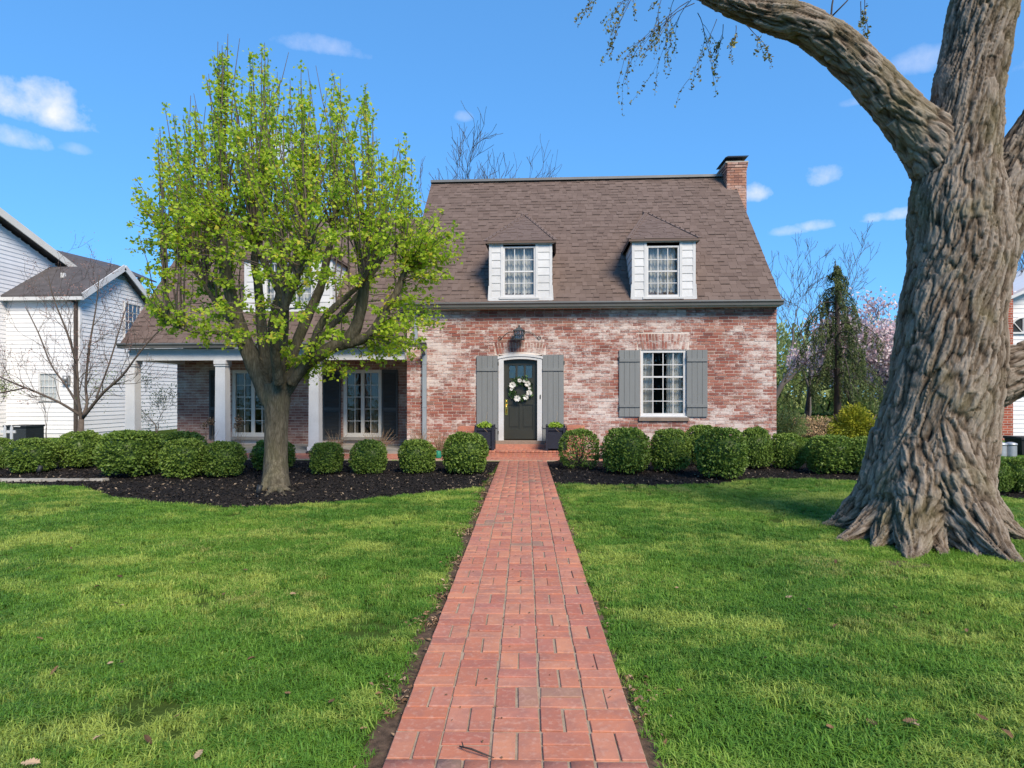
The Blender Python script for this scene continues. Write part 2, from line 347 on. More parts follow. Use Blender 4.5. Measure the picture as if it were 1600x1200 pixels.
def ground_material():
    m, nt, b, _ = newmat('turf soil'); p = pos(nt)
    n1 = noise_n(nt, p, .7, 4); n2 = noise_n(nt, p, 30, 5, .7)
    c = ramp(nt, mth(nt, 'ADD', mth(nt, 'MULTIPLY', n1, .5), mth(nt, 'MULTIPLY', n2, .5)), [(.3, (.030, .050, .012)), (.55, (.050, .080, .018)), (.75, (.105, .110, .040))])
    nt.links.new(c, b.inputs['Base Color']); b.inputs['Roughness'].default_value = 1; b.inputs['Specular IOR Level'].default_value = 0
    bump(nt, b, n2, .6, .02); return m
M['ground'] = ground_material()
def mulch_material():
    m, nt, b, _ = newmat('black mulch'); p = pos(nt)
    n1 = noise_n(nt, p, 2, 3); vo = nd(nt, 'ShaderNodeTexVoronoi', {'Vector': scaled(nt, p, (1, 1, 1)), 'Scale': 45.0}); n2 = noise_n(nt, p, 70, 4, .7)
    f = mth(nt, 'ADD', mth(nt, 'MULTIPLY', nd(nt, 'ShaderNodeSeparateColor', {0: vo.outputs['Color']}).outputs[0], .5), mth(nt, 'MULTIPLY', n2, .5))
    c = ramp(nt, f, [(.25, (.007, .006, .006)), (.6, (.020, .017, .016)), (.85, (.045, .038, .034))])
    c = mixc(nt, nd(nt, 'ShaderNodeMapRange', {0: n1, 1: .5, 2: .75, 3: 0.0, 4: .35}).outputs[0], c, (.055, .040, .032))
    nt.links.new(c, b.inputs['Base Color']); b.inputs['Roughness'].default_value = .95; b.inputs['Specular IOR Level'].default_value = .15
    bump(nt, b, mth(nt, 'ADD', f, vo.outputs['Distance']), 1.0, .03); return m
M['mulch'] = mulch_material()
M['soil'] = plain('brown edge soil', (.125, .082, .054), 1.0, .5, 25, bmp=.9)
def grass_material():
    m, nt, b, out = newmat('lawn grass'); p = pos(nt)
    oi = nt.nodes.new('ShaderNodeObjectInfo'); r = oi.outputs['Random']
    n1 = noise_n(nt, scaled(nt, p, (1, 1, 0)), .55, 3, .55); n2 = noise_n(nt, scaled(nt, p, (1, 1.5, 0)), 2.3, 3, .6)
    n0 = noise_n(nt, scaled(nt, p, (1, 1.3, 0)), .42, 2, .5)
    g = mth(nt, 'ADD', mth(nt, 'ADD', mth(nt, 'MULTIPLY', n2, .42), mth(nt, 'MULTIPLY', mth(nt, 'SUBTRACT', n0, .5), 1.0)), mth(nt, 'ADD', .20, mth(nt, 'MULTIPLY', r, .22)))
    c = ramp(nt, g, [(.20, (.054, .148, .019)), (.46, (.110, .250, .031)), (.70, (.205, .360, .045)), (.92, (.33, .44, .08))])
    st = mth(nt, 'ADD', mth(nt, 'MULTIPLY', n1, .62), mth(nt, 'ADD', mth(nt, 'MULTIPLY', n2, .28), mth(nt, 'MULTIPLY', r, .16)))
    c = mixc(nt, nd(nt, 'ShaderNodeMapRange', {0: st, 1: .585, 2: .72, 3: 0.0, 4: .8}).outputs[0], c, (.46, .42, .15))
    dapple = noise_n(nt, scaled(nt, p, (.9, 1.5, 0)), .9, 4, .62)
    c = mixc(nt, nd(nt, 'ShaderNodeMapRange', {0: mth(nt, 'ADD', dapple, mth(nt, 'MULTIPLY', mth(nt, 'SUBTRACT', r, .5), .12)), 1: .50, 2: .64, 3: 0.0, 4: .8}).outputs[0], c, (.44, .52, .11))  # lime patches paint dappled sunlight into the grass colour
    nt.links.new(c, b.inputs['Base Color']); b.inputs['Roughness'].default_value = .5; b.inputs['Specular IOR Level'].default_value = .25
    t = nd(nt, 'ShaderNodeBsdfTranslucent', {'Color': c})
    mx = nd(nt, 'ShaderNodeMixShader', {0: .35, 1: b.outputs[0], 2: t.outputs[0]}); nt.links.new(mx.outputs[0], out.inputs[0]); return m
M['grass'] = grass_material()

# ------------------------------------------------------------------ ground, beds, walk
gm = MB(); gm.poly([(-500, -60, 0), (500, -60, 0), (500, 900, 0), (-500, 900, 0)])
tag(gm.build('ground', M['ground']), 'green turf ground reaching the horizon', kind='structure')

WALK_A = G(806, 1200); WALK_B = G(817.5, 722)
wd = (WALK_B-WALK_A).normalized(); ws = Vector((wd.y, -wd.x, 0)); MOD = 0.2124; WHALF = MOD*2.5
def walk_pt(s, t, z): return Vector((WALK_A.x, WALK_A.y, 0))+wd*s+ws*t+Vector((0, 0, z))
walk_len = (WALK_B-WALK_A).length
left_bed = [G(*p) for p in [(-330, 751), (-120, 754), (0, 757), (125, 762), (172, 777), (240, 787), (330, 793), (430, 793), (540, 786), (650, 774), (752, 762)]]
left_bed += [walk_pt(walk_len, -WHALF, 0), Vector((-18.5, 14.4, 0))]
right_bed = [G(*p) for p in [(866, 757), (950, 759), (1060, 759), (1115, 758), (1180, 750), (1260, 749), (1345, 753), (1450, 763), (1540, 774), (1600, 780), (1760, 800)]]
right_bed += [Vector((13.5, 11.5, 0)), Vector((6.2, 14.2, 0)), Vector((5.6, 16.0, 0)), Vector((0.3, 16.0, 0)), walk_pt(walk_len, WHALF, 0)]
def inpoly(x, y, poly):
    x = np.asarray(x); y = np.asarray(y); r = np.zeros(x.shape, bool); n = len(poly); j = n-1
    for i in range(n):
        xi, yi, xj, yj = poly[i].x, poly[i].y, poly[j].x, poly[j].y
        r ^= ((yi > y) != (yj > y)) & (x < (xj-xi)*(y-yi)/((yj-yi) or 1e-9)+xi); j = i
    return r
def mulch_h(x, y): return .022+.030*mnoise.noise(Vector((x*1.1, y*1.1, 0)))+.020*mnoise.noise(Vector((x*4, y*4, 3)))
def make_bed(name, poly, label):
    g = MB(); xs = [p.x for p in poly]; ys = [p.y for p in poly]; st = .16
    g.poly([(p.x, p.y, .006) for p in poly])
    nx = int((max(xs)-min(xs))/st)+1; ny = int((max(ys)-min(ys))/st)+1
    X = min(xs)+np.arange(nx+1)*st; Y = min(ys)+np.arange(ny+1)*st
    XX, YY = np.meshgrid(X, Y, indexing='ij'); ins = inpoly(XX, YY, poly)
    idx = -np.ones(XX.shape, int); base = len(g.v)
    for i in range(nx+1):
        for j in range(ny+1):
            nb = ins[max(i-1, 0):i+2, max(j-1, 0):j+2]
            if nb.any():
                idx[i, j] = len(g.v); edge = not nb.all()
                g.v.append((X[i], Y[j], (-.012 if not ins[i, j] else .010 if edge else max(.012, mulch_h(X[i], Y[j])))))
    for i in range(nx):
        for j in range(ny):
            q = (idx[i, j], idx[i+1, j], idx[i+1, j+1], idx[i, j+1])
            if min(q) >= 0: g.f.append(q); g.r.append(0); g.sm.append(True)
    return tag(g.build(name, M['mulch']), label, kind='structure')
make_bed('mulch_bed', left_bed, 'dark mulch bed curving round the young tree beside the walk')
make_bed('mulch_bed', right_bed, 'dark mulch bed under the shrubs in front of the brick wall')

def scatter_in(poly, n, lim=None):
    xs = [p.x for p in poly]; ys = [p.y for p in poly]; o = []
    X = nr.uniform(min(xs), max(xs), n*4); Y = nr.uniform(min(ys), max(ys), n*4); k = inpoly(X, Y, poly)
    if lim is not None: k &= lim(X, Y)
    return X[k][:n], Y[k][:n]
CX, CY = [], []
for poly, n in ((left_bed, 15000), (right_bed, 8000)):
    x, y = scatter_in(poly, n, lambda X, Y: (X > -11) & (X < 10) & (Y < 13.5)); CX.append(x); CY.append(y)
CX = np.concatenate(CX); CY = np.concatenate(CY)
CZ = np.array([max(.012, mulch_h(a, b)) for a, b in zip(CX, CY)])+nr.uniform(0, .022, len(CX))
d = unit(len(CX)); d[:, 2] *= .45; nn = unit(len(CX)); nn[:, 2] = np.abs(nn[:, 2])+.5
tag(link('mulch_chips', leaf_mesh('mulch_chips', np.stack([CX, CY, CZ], 1), d, nn, nr.uniform(.02, .07, len(CX)), .45, .12, rnd=nr.random(len(CX))**1.3), M['mulch_chip']), 'loose bark chips over the mulch beds', kind='stuff')

# brick walk in basket weave
wb = MB(); wb.hexa([walk_pt(-1.4, -WHALF, -.05), walk_pt(-1.4, WHALF, -.05), walk_pt(walk_len, WHALF, -.05), walk_pt(walk_len, -WHALF, -.05),
                    walk_pt(-1.4, -WHALF+.004, .027), walk_pt(-1.4, WHALF-.004, .027), walk_pt(walk_len, WHALF-.004, .027), walk_pt(walk_len, -WHALF+.004, .027)])
walkway = tag(wb.build('brick_walkway', M['walk_mortar']), 'red brick walkway running up to the front stoop', kind='structure')
def paver(name, L, W, H, seed, bev=.0028):
    r = random.Random(seed); bm = bmesh.new(); bmesh.ops.create_cube(bm, size=1)
    for v in bm.verts: v.co = Vector((v.co.x*L+r.uniform(-.003, .003), v.co.y*W+r.uniform(-.0025, .0025), v.co.z*H+r.uniform(-.0012, .0012)))
    top = [e for e in bm.edges if any(v.co.z > 0 for v in e.verts)]
    bmesh.ops.bevel(bm, geom=top, offset=bev, segments=1, affect='EDGES')
    me = bpy.data.meshes.new(name); bm.to_mesh(me); bm.free(); me.materials.append(M['walk_brick']); return me
pavers = [paver('brick', .1985, .0940, .045, i) for i in range(7)]
wang = math.atan2(ws.y, ws.x)
cnt = 0; far = []
for row in range(-6, int(walk_len/MOD)+1):
    for c in range(5):
        cx = (c-2)*MOD; cs = (row+.5)*MOD
        if cs > walk_len-.1: continue
        for h in (-1, 1):
            across = (row+c) % 2 == 0
            s, t = (cs, cx+h*MOD*.25) if across else (cs+h*MOD*.25, cx)
            p = walk_pt(s+rng.uniform(-.003, .003), t+rng.uniform(-.003, .003), .0125+rng.uniform(-.002, .0035))
            o_rot = wang+(math.pi/2 if across else 0)+rng.uniform(-.014, .014)
            if row >= 0 and cnt < 300:
                o = bpy.data.objects.new('brick', pavers[rng.randrange(7)]); col.objects.link(o); o.parent = walkway
                o.location = p+Vector((0, 0, 0)); o.rotation_euler = (rng.uniform(-.006, .006), rng.uniform(-.008, .008), o_rot); cnt += 1
            else: far.append((p, o_rot))
def join_copies(name, meshes, places, mat, parent, kind='stuff'):
    V, F, R, b = [], [], [], 0
    data = []
    for me in meshes:
        me.calc_loop_triangles(); v = np.empty(len(me.vertices)*3, np.float32); me.vertices.foreach_get('co', v)
        t = np.empty(len(me.loop_triangles)*3, np.int32); me.loop_triangles.foreach_get('vertices', t); data.append((v.reshape(-1, 3), t.reshape(-1, 3)))
    for p, a in places:
        v, t = data[rng.randrange(len(data))]; c, s = math.cos(a), math.sin(a)
        V.append(np.stack([v[:, 0]*c-v[:, 1]*s+p.x, v[:, 0]*s+v[:, 1]*c+p.y, v[:, 2]+p.z], 1)); F.append(t+b); b += len(v); R.append(np.full(len(t), rng.random()))
    o = link(name, mesh_np(name, np.concatenate(V), np.concatenate(F), np.concatenate(R)), mat, parent)
    return tag(o, kind=kind)
join_copies('distant_bricks', pavers, far, M['walk_brick'], walkway)

# cross path in front of the house and the porch
xp = MB(); xp.box(-9.2, walk_pt(walk_len, 0, 0).x+1.75, 14.35, 15.98, -.05, .022)
cross = tag(xp.build('brick_cross_path', M['walk_mortar']), 'red brick path along the foot of the house', kind='structure')
pl = []
y = 14.41; k = 0
while y < 15.95:
    x = -9.15+(k % 2)*.106
    while x < walk_pt(walk_len, 0, 0).x+1.7: pl.append((Vector((x+.1, y+.05, .006)), 0.0)); x += .2124
    y += .106; k += 1
join_copies('path_bricks', pavers, pl, M['walk_brick'], cross)

# soil strips and litter along the walk
for sgn, w, lab in ((-1, .17, 'strip of bare soil with leaf litter beside the walk, tree side'), (1, .07, 'thin strip of bare soil beside the walk, big trunk side')):
    g = MB(); n = 70; s0, s1 = -1.4, 9.6
    inner = [walk_pt(s0+(s1-s0)*i/n, sgn*(WHALF-.01), .004) for i in range(n+1)]
    outer = [walk_pt(s0+(s1-s0)*i/n, sgn*(WHALF+(w+(.06*max(0, 1-abs(s0+(s1-s0)*i/n-.1)/.75)))*(.45+.9*abs(mnoise.noise(Vector((i*.37, sgn*3, 0)))))), .004) for i in range(n+1)]
    for i in range(n): g.poly([inner[i], outer[i], outer[i+1], inner[i+1]])
    tag(g.build('soil_strip', M['soil']), lab, kind='structure')
n = 2300; s = nr.uniform(-1.3, 9.4, n); s = s+.35*np.sin(s*5.1)+.2*np.sin(s*11.7); t = -(WHALF+.003+np.abs(nr.normal(0, .085, n))); sd = np.ones(n)
k = (nr.random(n) < .12) | ((nr.random(n) < .45) & (s < 1.0)); t[k] = -t[k]*.98
pc = np.array([walk_pt(a, b, .012+.02*rng.random()) for a, b in zip(s, t)]); dd = unit(n); dd[:, 2] *= .25; nn = unit(n); nn[:, 2] = np.abs(nn[:, 2])+1.0
tag(link('leaf_litter', leaf_mesh('leaf_litter', pc, dd, nn, nr.uniform(.008, .045, n), .4, .15), M['litter']), 'small dry leaf litter along the walk edges', kind='stuff')

n = 170; s = nr.uniform(0, 9, n)**1.0; t = nr.uniform(-WHALF, WHALF, n); pc = np.array([walk_pt(a, b, .040) for a, b in zip(s, t)]); dd = unit(n); dd[:, 2] *= .2; nn = unit(n)*.4; nn[:, 2] = 1
tag(link('walk_debris', leaf_mesh('walk_debris', pc, dd, nn, nr.uniform(.006, .022, n), .55, .2, rnd=nr.random(n)*.35), M['litter']), 'dark seeds and specks fallen on the brick walk', kind='stuff')
# lawn of real blades
def tuft(seed, nbl, hgt, spread):
    r = random.Random(seed); g = MB()
    for i in range(nbl):
        a = r.uniform(0, 6.283); q = spread*math.sqrt(r.random()); bx, by = q*math.cos(a), q*math.sin(a)
        la = r.uniform(0, 6.283); ln = r.uniform(.35, 1.7); h = hgt*r.uniform(.5, 1.1); w = r.uniform(.0018, .0036)
        dx, dy = math.cos(la)*ln, math.sin(la)*ln; sx, sy = -math.sin(la)*w, math.cos(la)*w
        p1 = (bx+dx*h*.28, by+dy*h*.28, h*.55); p2 = (bx+dx*h*.85, by+dy*h*.85, h*max(.35, 1.0-.34*ln))
        b = len(g.v); g.v += [(bx-sx, by-sy, -.004), (bx+sx, by+sy, -.004), (p1[0]-sx*.8, p1[1]-sy*.8, p1[2]), (p1[0]+sx*.8, p1[1]+sy*.8, p1[2]), p2]
        g.f += [(b, b+1, b+3, b+2), (b+2, b+3, b+4)]; g.r += [0, 0]; g.sm += [True, True]
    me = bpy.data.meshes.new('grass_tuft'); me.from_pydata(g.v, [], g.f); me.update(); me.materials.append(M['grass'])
    return bpy.data.objects.new('grass_tuft', me)
tufts = [tuft(i, 34, .056, .060) for i in range(5)]
tcol = bpy.data.collections.new('grass_tufts')
for t in tufts: tcol.objects.link(t)
def lawn_points():
    out = []
    for (y0, y1, dens) in ((1.0, 4.0, 620), (4.0, 6.5, 480), (6.5, 9.5, 330), (9.5, 14.5, 200)):
        xl, xr = -1.05*y1-1.5, 1.0*y1+1.5
        n = int((xr-xl)*(y1-y0)*dens); X = nr.uniform(xl, xr, n); Y = nr.uniform(y0, y1, n); out.append(np.stack([X, Y], 1))
    n = 9000; out.append(np.stack([nr.uniform(-24, -10.5, n), nr.uniform(12, 21, n)], 1)); out.append(np.stack([nr.uniform(8, 22, n), nr.uniform(11.5, 24, n)], 1))
    Q = np.concatenate(out); X, Y = Q[:, 0], Q[:, 1]
    rel = np.stack([X-WALK_A.x, Y-WALK_A.y], 1); s = rel@np.array([wd.x, wd.y]); t = rel@np.array([ws.x, ws.y])
    edge = nr.normal(0, .018, len(X))
    k = ~((t > -(WHALF+.085+edge+.03*np.clip(1-np.abs(s-.1)/.7, 0, 1))) & (t < WHALF+.028+edge+.05*np.clip(1-np.abs(s-.1)/.7, 0, 1)))
    j1 = nr.normal(0, .03, len(X)); k &= ~inpoly(X, Y+j1, left_bed) & ~inpoly(X, Y+j1, right_bed)
    k &= ~((X > -9.3) & (X < 6) & (Y > 14.2)); k &= ~((X > -18) & (X < -9.5) & (Y > 12.7) & (Y < 13.1))
    bare = np.array([mnoise.noise(Vector((a*1.9, b*1.9, 7))) for a, b in Q]); k &= ~((bare > .47) & (nr.random(len(X)) < .7))
    Q = Q[k]; hn = np.array([mnoise.noise(Vector((a*1.3, b*1.3, 1)))+.6*mnoise.noise(Vector((a*4.5, b*4.5, 2))) for a, b in Q])
    return Q, np.clip(.92+.38*hn+nr.normal(0, .12, len(Q)), .4, 1.7)
Q, LS = lawn_points()
me = bpy.data.meshes.new('lawn_grass'); me.vertices.add(len(Q)); me.vertices.foreach_set('co', np.concatenate([Q, np.zeros((len(Q), 1))], 1).astype(np.float32).ravel())
at = me.attributes.new('scl', 'FLOAT', 'POINT'); at.data.foreach_set('value', LS.astype(np.float32))
lawn = tag(link('lawn_grass', me), 'short green lawn grass with straw coloured patches', kind='stuff')
def lawn_nodes():
    ng = bpy.data.node_groups.new('grass_scatter', 'GeometryNodeTree')
    ng.interface.new_socket('Geometry', in_out='INPUT', socket_type='NodeSocketGeometry'); ng.interface.new_socket('Geometry', in_out='OUTPUT', socket_type='NodeSocketGeometry')
    gi = ng.nodes.new('NodeGroupInput'); go = ng.nodes.new('NodeGroupOutput')
    ci = ng.nodes.new('GeometryNodeCollectionInfo'); ci.inputs['Collection'].default_value = tcol; ci.inputs['Separate Children'].default_value = True; ci.inputs['Reset Children'].default_value = True
    ip = ng.nodes.new('GeometryNodeInstanceOnPoints'); ip.inputs['Pick Instance'].default_value = True
    rv = ng.nodes.new('FunctionNodeRandomValue'); rv.data_type = 'FLOAT_VECTOR'; rv.inputs[0].default_value = (-.16, -.16, 0); rv.inputs[1].default_value = (.16, .16, 6.283)
    na = ng.nodes.new('GeometryNodeInputNamedAttribute'); na.data_type = 'FLOAT'; na.inputs['Name'].default_value = 'scl'
    L = ng.links.new
    L(gi.outputs[0], ip.inputs['Points']); L(ci.outputs[0], ip.inputs['Instance']); L(rv.outputs[0], ip.inputs['Rotation']); L(na.outputs[0], ip.inputs['Scale']); L(ip.outputs[0], go.inputs[0])
    md = lawn.modifiers.new('scatter', 'NODES'); md.node_group = ng
lawn_nodes()

# stone edging at the far left of the bed
e = MB(); x = G(-60, 753).x
for i in range(9):
    a = G(-120+i*32, 753.5); b = G(-120+(i+1)*32-2, 753.5); e.hexa([(a.x, a.y-.09, -.02), (b.x, b.y-.09, -.02), (b.x, b.y+.09, -.02), (a.x, a.y+.09, -.02), (a.x+.01, a.y-.08, .06+rng.uniform(-.008, .008)), (b.x-.01, b.y-.08, .06), (b.x-.01, b.y+.08, .06), (a.x+.01, a.y+.08, .06)], rng.random())
tag(e.build('stone_edging', M['stone']), 'low grey stone edging along the front of the shrub bed', 'edging')

# ------------------------------------------------------------------ the brick house
YF = 16.0
XL = P(636, 600, YF).x; XR = P(1213, 600, YF).x
YE = 15.74; ZE = P(900, 472, YE).z; YR = 20.0; ZR = P(900, 281, YR).z; KS = (ZR-ZE)/(YR-YE)
RXL = XL-.12; RXR = P(1222, 474, YE).x
def roofz(Y): return ZE+KS*(Y-YE)
WLX = P(190, 540, 15.6).x; WYE = 15.55; WZE = P(420, 536, WYE).z; WYR = 19.2; WZR = 6.95; WK = (WZR-WZE)/(WYR-WYE)
def wroofz(Y): return WZE+WK*(Y-WYE)
WBX = WLX+.14; YB = 17.8
house = empty('brick_house', ((XL+XR)/2, YF, 0), 'whitewashed red brick house with brown shingle roof and white dormers', 'house')

# front wall backing with openings for the door and the window
dx0, dx1 = P(779, 600, YF).x, P(847, 600, YF).x; dzb, dzt = .36, P(813, 561, YF).z
wx0, wx1 = P(1001, 600, YF).x, P(1072, 600, YF).x; wz0, wz1 = P(1036, 652, YF).z, P(1036, 547, YF).z
WT = ZE-.10; DTOP = dzt+.10
wall = MB(); B = lambda x0, x1, z0, z1: wall.box(x0, x1, YF, YF+.28, z0, z1)
B(XL, dx0, -.1, WT); B(dx0, dx1, DTOP, WT); B(dx0, dx1, -.1, dzb-.02); B(dx1, wx0, -.1, WT); B(wx0, wx1, -.1, wz0); B(wx0, wx1, wz1, WT); B(wx1, XR, -.1, WT)
wall_o = wall.build('wall', M['mortar'], house)
# side and rear walls, gables, wing walls
sw = MB()
for x0, x1 in ((XR-.28, XR-.001), (XL+.001, XL+.28)):
    sw.prism([(x0, YF+.281, -.1), (x0, 2*YR-YF, -.1), (x0, 2*YR-YF, ZE-.1), (x0, YR, ZR-.2), (x0, YF+.281, ZE-.02)], (0, 0, 0), (x1-x0, 0, 0))
sw.box(XL+.28, XR-.28, 2*YR-YF-.28, 2*YR-YF, -.1, ZE-.1)
sw.prism([(WBX, YB+.281, -.1), (WBX, 2*WYR-YB, -.1), (WBX, 2*WYR-YB, wroofz(YB)-.6), (WBX, WYR, WZR-.2), (WBX, YB+.281, wroofz(YB)-.2)], (0, 0, 0), (.28, 0, 0))
sw.box(WBX+.28, XL, 2*WYR-YB-.28, 2*WYR-YB, -.1, 2.9)
sw.build('side_wall', M['side_brick'], house)
rm = MB(); rm.box(XL+.3, XR-.3, YF+2.6, YF+2.65, .1, ZE-.1); rm.box(XL+.3, XR-.3, YF+.29, YF+2.6, ZE-.25, ZE-.2); rm.box(XL+.3, XR-.3, YF+.29, YF+2.6, .2, .25)
rm.box(WBX+.3, XL-.01, YB+1.6, YB+1.65, .1, 2.9); rm.box(WBX+.3, XL-.01, YB+.29, YB+1.6, 2.75, 2.8)
rm.build('interior_room', M['room'], house)

pieces = []          # (centre, half axes, kind) for wall bricks
def brick_run(x0, x1, z0, z1, YY, holes=(), depth=.035, proud=.008, lst=None, CH=.079, BL=.235, jx=.014):
    out = []; z = z0; k = 0
    while z < z1-.02:
        h = min(CH, z1-z); x = x0-(BL/2 if k % 2 else 0)-rng.uniform(0, .03)
        while x < x1:
            L = BL*rng.choice((1, 1, 1, 1, .98, 1.03, .52 if k % 6 == 3 else 1)); a, b = max(x+jx/2, x0), min(x+L-jx/2, x1); x += L
            if b-a < .035: continue
            segs = [(a, b)]
            for hx0, hx1, hz0, hz1 in holes:
                if z+h*.5 > hz0 and z+h*.5 < hz1:
                    ns = []
                    for s0, s1 in segs:
                        if s1 <= hx0 or s0 >= hx1: ns.append((s0, s1))
                        else:
                            if hx0-s0 > .03: ns.append((s0, hx0))
                            if s1-hx1 > .03: ns.append((hx1, s1))
                    segs = ns
            for s0, s1 in segs:
                pr = proud+rng.uniform(-.004, .005)
                out.append((Vector(((s0+s1)/2, YY-pr+depth/2, z+h/2+rng.uniform(-.002, .002))), (Vector(((s1-s0)/2, 0, rng.uniform(-.001, .001)*(s1-s0)*6)), Vector((0, depth/2, 0)), Vector((0, 0, (h-.0155)/2)))))
        z += CH; k += 1
    return out
archw = .36
door_hole = (dx0-.03, dx1+.03, -1, DTOP+.02); win_hole = (wx0-.01, wx1+.01, wz0-.10, wz1)
arch_d = (dx0-.10, dx1+.10, DTOP-.02, DTOP+.34); arch_w = (wx0-.10, wx1+.08, wz1-.02, wz1+.42)
pieces += brick_run(XL, XR, .0, WT-.237, YF, (door_hole, win_hole, arch_d, arch_w))
# corbelled courses under the gutter
for i, pr in enumerate((.02, .035, .05)):
    pieces += brick_run(XL, XR, WT-.237+i*.079, WT-.237+(i+1)*.079, YF, proud=pr, depth=.07)
# fanned arches
def fan(x0, x1, z0, z1, n, rise):
    out = []; xm = (x0+x1)/2; zc = z0-2.4
    for i in range(n):
        f = (i+.5)/n; xb = x0+.06+(x1-x0-.12)*f; zb = z0+rise*(1-(2*f-1)**2); ang = math.atan2(xb-xm, zb-zc)
        u = Vector((math.sin(ang), 0, math.cos(ang))); w = Vector((math.cos(ang), 0, -math.sin(ang))); L = (z1-zb)/max(u.z, .5)
        for j in range(2):
            c = Vector((xb, YF+.009, zb))+u*(L*(.25+.5*j)); out.append((c, (w*((x1-x0-.1)/n/2-.006), Vector((0, .018, 0)), u*(L/4-.006))))
    return out
pieces += fan(arch_d[0], arch_d[1], DTOP+.01, DTOP+.33, 17, .07)+fan(arch_w[0], arch_w[1], wz1+.01, wz1+.41, 17, 0.0)
unit_brick = bpy.data.meshes.new('brick')
_b = bmesh.new(); bmesh.ops.create_cube(_b, size=2.0); _b.to_mesh(unit_brick); _b.free(); unit_brick.materials.append(M['wall_brick'])
def place_pieces(plist, name, me, mat, parent, nobj, restname):
    plist = sorted(plist, key=lambda q: (q[0]-Vector((-.6, 0, 1.5))).length)
    for c, (ax, ay, az) in plist[:nobj]:
        o = bpy.data.objects.new(name, me); col.objects.link(o); o.parent = parent
        o.matrix_local = Matrix(((ax.x, ay.x, az.x, c.x), (ax.y, ay.y, az.y, c.y), (ax.z, ay.z, az.z, c.z), (0, 0, 0, 1)))
    if plist[nobj:]:
        g = MB()
        for c, (ax, ay, az) in plist[nobj:]: g.obox(c, ax, ay, az, rng.random())
        tag(g.build(restname, mat, parent), kind='stuff')
place_pieces(pieces, 'brick', unit_brick, M['wall_brick'], wall_o, 300, 'wall_bricks')
# porch wall
PT = 2.78
fdoors = [(P(363, 600, YB).x, P(427, 600, YB).x), (P(537, 600, YB).x, P(596, 600, YB).x)]
fz0, fz1 = P(560, 684, YB).z, P(560, 578, YB).z
pw = MB(); xs = [WBX]+[v for d in fdoors for v in d]+[XL]
for i in range(0, 6, 2): pw.box(xs[i], xs[i+1], YB, YB+.28, -.1, PT)
for a, b in fdoors: pw.box(a, b, YB, YB+.28, fz1, PT); pw.box(a, b, YB, YB+.28, -.1, fz0)
pw_o = pw.build('porch_wall', M['mortar'], house)
place_pieces(brick_run(WBX, XL, .1, PT-.05, YB, [(a-.02, b+.02, -1, fz1+.02) for a, b in fdoors]), 'brick', unit_brick, M['porch_brick'], pw_o, 0, 'porch_bricks')

# roofs: deck plus shingle courses
def slab(mb, x0, x1, ya, za, yb, zb, t=.10):
    n = Vector((0, -(zb-za), yb-ya)).normalized()*t
    mb.hexa([(x0, ya-n.y, za-n.z), (x1, ya-n.y, za-n.z), (x1, yb-n.y, zb-n.z), (x0, yb-n.y, zb-n.z), (x0, ya, za), (x1, ya, za), (x1, yb, zb), (x0, yb, zb)])
unit_sh = bpy.data.meshes.new('shingle'); _b = bmesh.new(); bmesh.ops.create_cube(_b, size=2.0); _b.to_mesh(unit_sh); _b.free(); unit_sh.materials.append(M['shingle'])
def shingles(O, u, v, spans, expo=.162, lift=.010):
    """O origin, u along the eave, v up the slope (unit); spans(d) gives (a,b) limits at slope distance d, or None"""
    out = []; n = u.cross(v).normalized(); d = 0.0; k = 0
    while True:
        sp = spans(d+expo*.5)
        if sp is None: break
        a, b = sp; x = a-rng.uniform(0, .2)
        while x < b:
            L = rng.choice((.12, .15, .17, .2, .24)); p, q = max(a, x), min(b, x+L); x += L
            if q-p < .02: continue
            th = lift*rng.choice((.5, .6, 1.2, 1.4)); tilt = (v+n*-.012*rng.uniform(.5, 1.6)).normalized()
            c = O+u*((p+q)/2)+v*(d+expo*.52)+n*(th*.5+.001)
            out.append((c, (u*((q-p)/2-.0015), tilt*(expo*.53), u.cross(tilt).normalized()*(th/2+.002))))
        d += expo; k += 1
    return out
vs = Vector((0, YR-YE, ZR-ZE)); SL = vs.length; vs.normalize(); U = Vector((1, 0, 0))
rf = MB(); slab(rf, RXL, RXR, YE, ZE, YR, ZR); slab(rf, RXL, RXR, 2*YR-YE, ZE, YR, ZR)
roof = rf.build('roof', M['shingle'], house)
BANDS = {}
def shadow_bands(plist, parent):  # dark strips at tab butts: granule band and shadow line put into colour
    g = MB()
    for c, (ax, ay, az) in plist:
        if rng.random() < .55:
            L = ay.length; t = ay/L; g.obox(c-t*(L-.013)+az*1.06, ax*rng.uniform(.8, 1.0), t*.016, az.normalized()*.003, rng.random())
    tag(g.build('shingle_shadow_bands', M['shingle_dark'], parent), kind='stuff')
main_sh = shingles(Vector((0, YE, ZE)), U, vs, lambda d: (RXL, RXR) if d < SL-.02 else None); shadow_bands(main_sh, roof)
place_pieces(main_sh, 'shingle', unit_sh, M['shingle'], roof, 300, 'roof_shingles')
rc = MB(); rc.box(RXL-.01, RXR+.01, YR-.14, YR+.14, ZR-.03, ZR+.045); rc.build('ridge_cap', M['gutter'], roof)
vw = Vector((0, WYR-WYE, WZR-WZE)); SLW = vw.length; vw.normalize()
wr = MB(); slab(wr, WLX, XL, WYE, WZE, WYR, WZR); slab(wr, WLX, XL, 2*WYR-WYE, WZE, WYR, WZR)
wroof = wr.build('wing_roof', M['shingle'], house)
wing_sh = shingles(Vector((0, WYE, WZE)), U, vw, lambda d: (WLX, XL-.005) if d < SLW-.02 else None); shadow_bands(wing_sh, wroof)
place_pieces(wing_sh, 'shingle', unit_sh, M['shingle'], wroof, 0, 'wing_shingles')
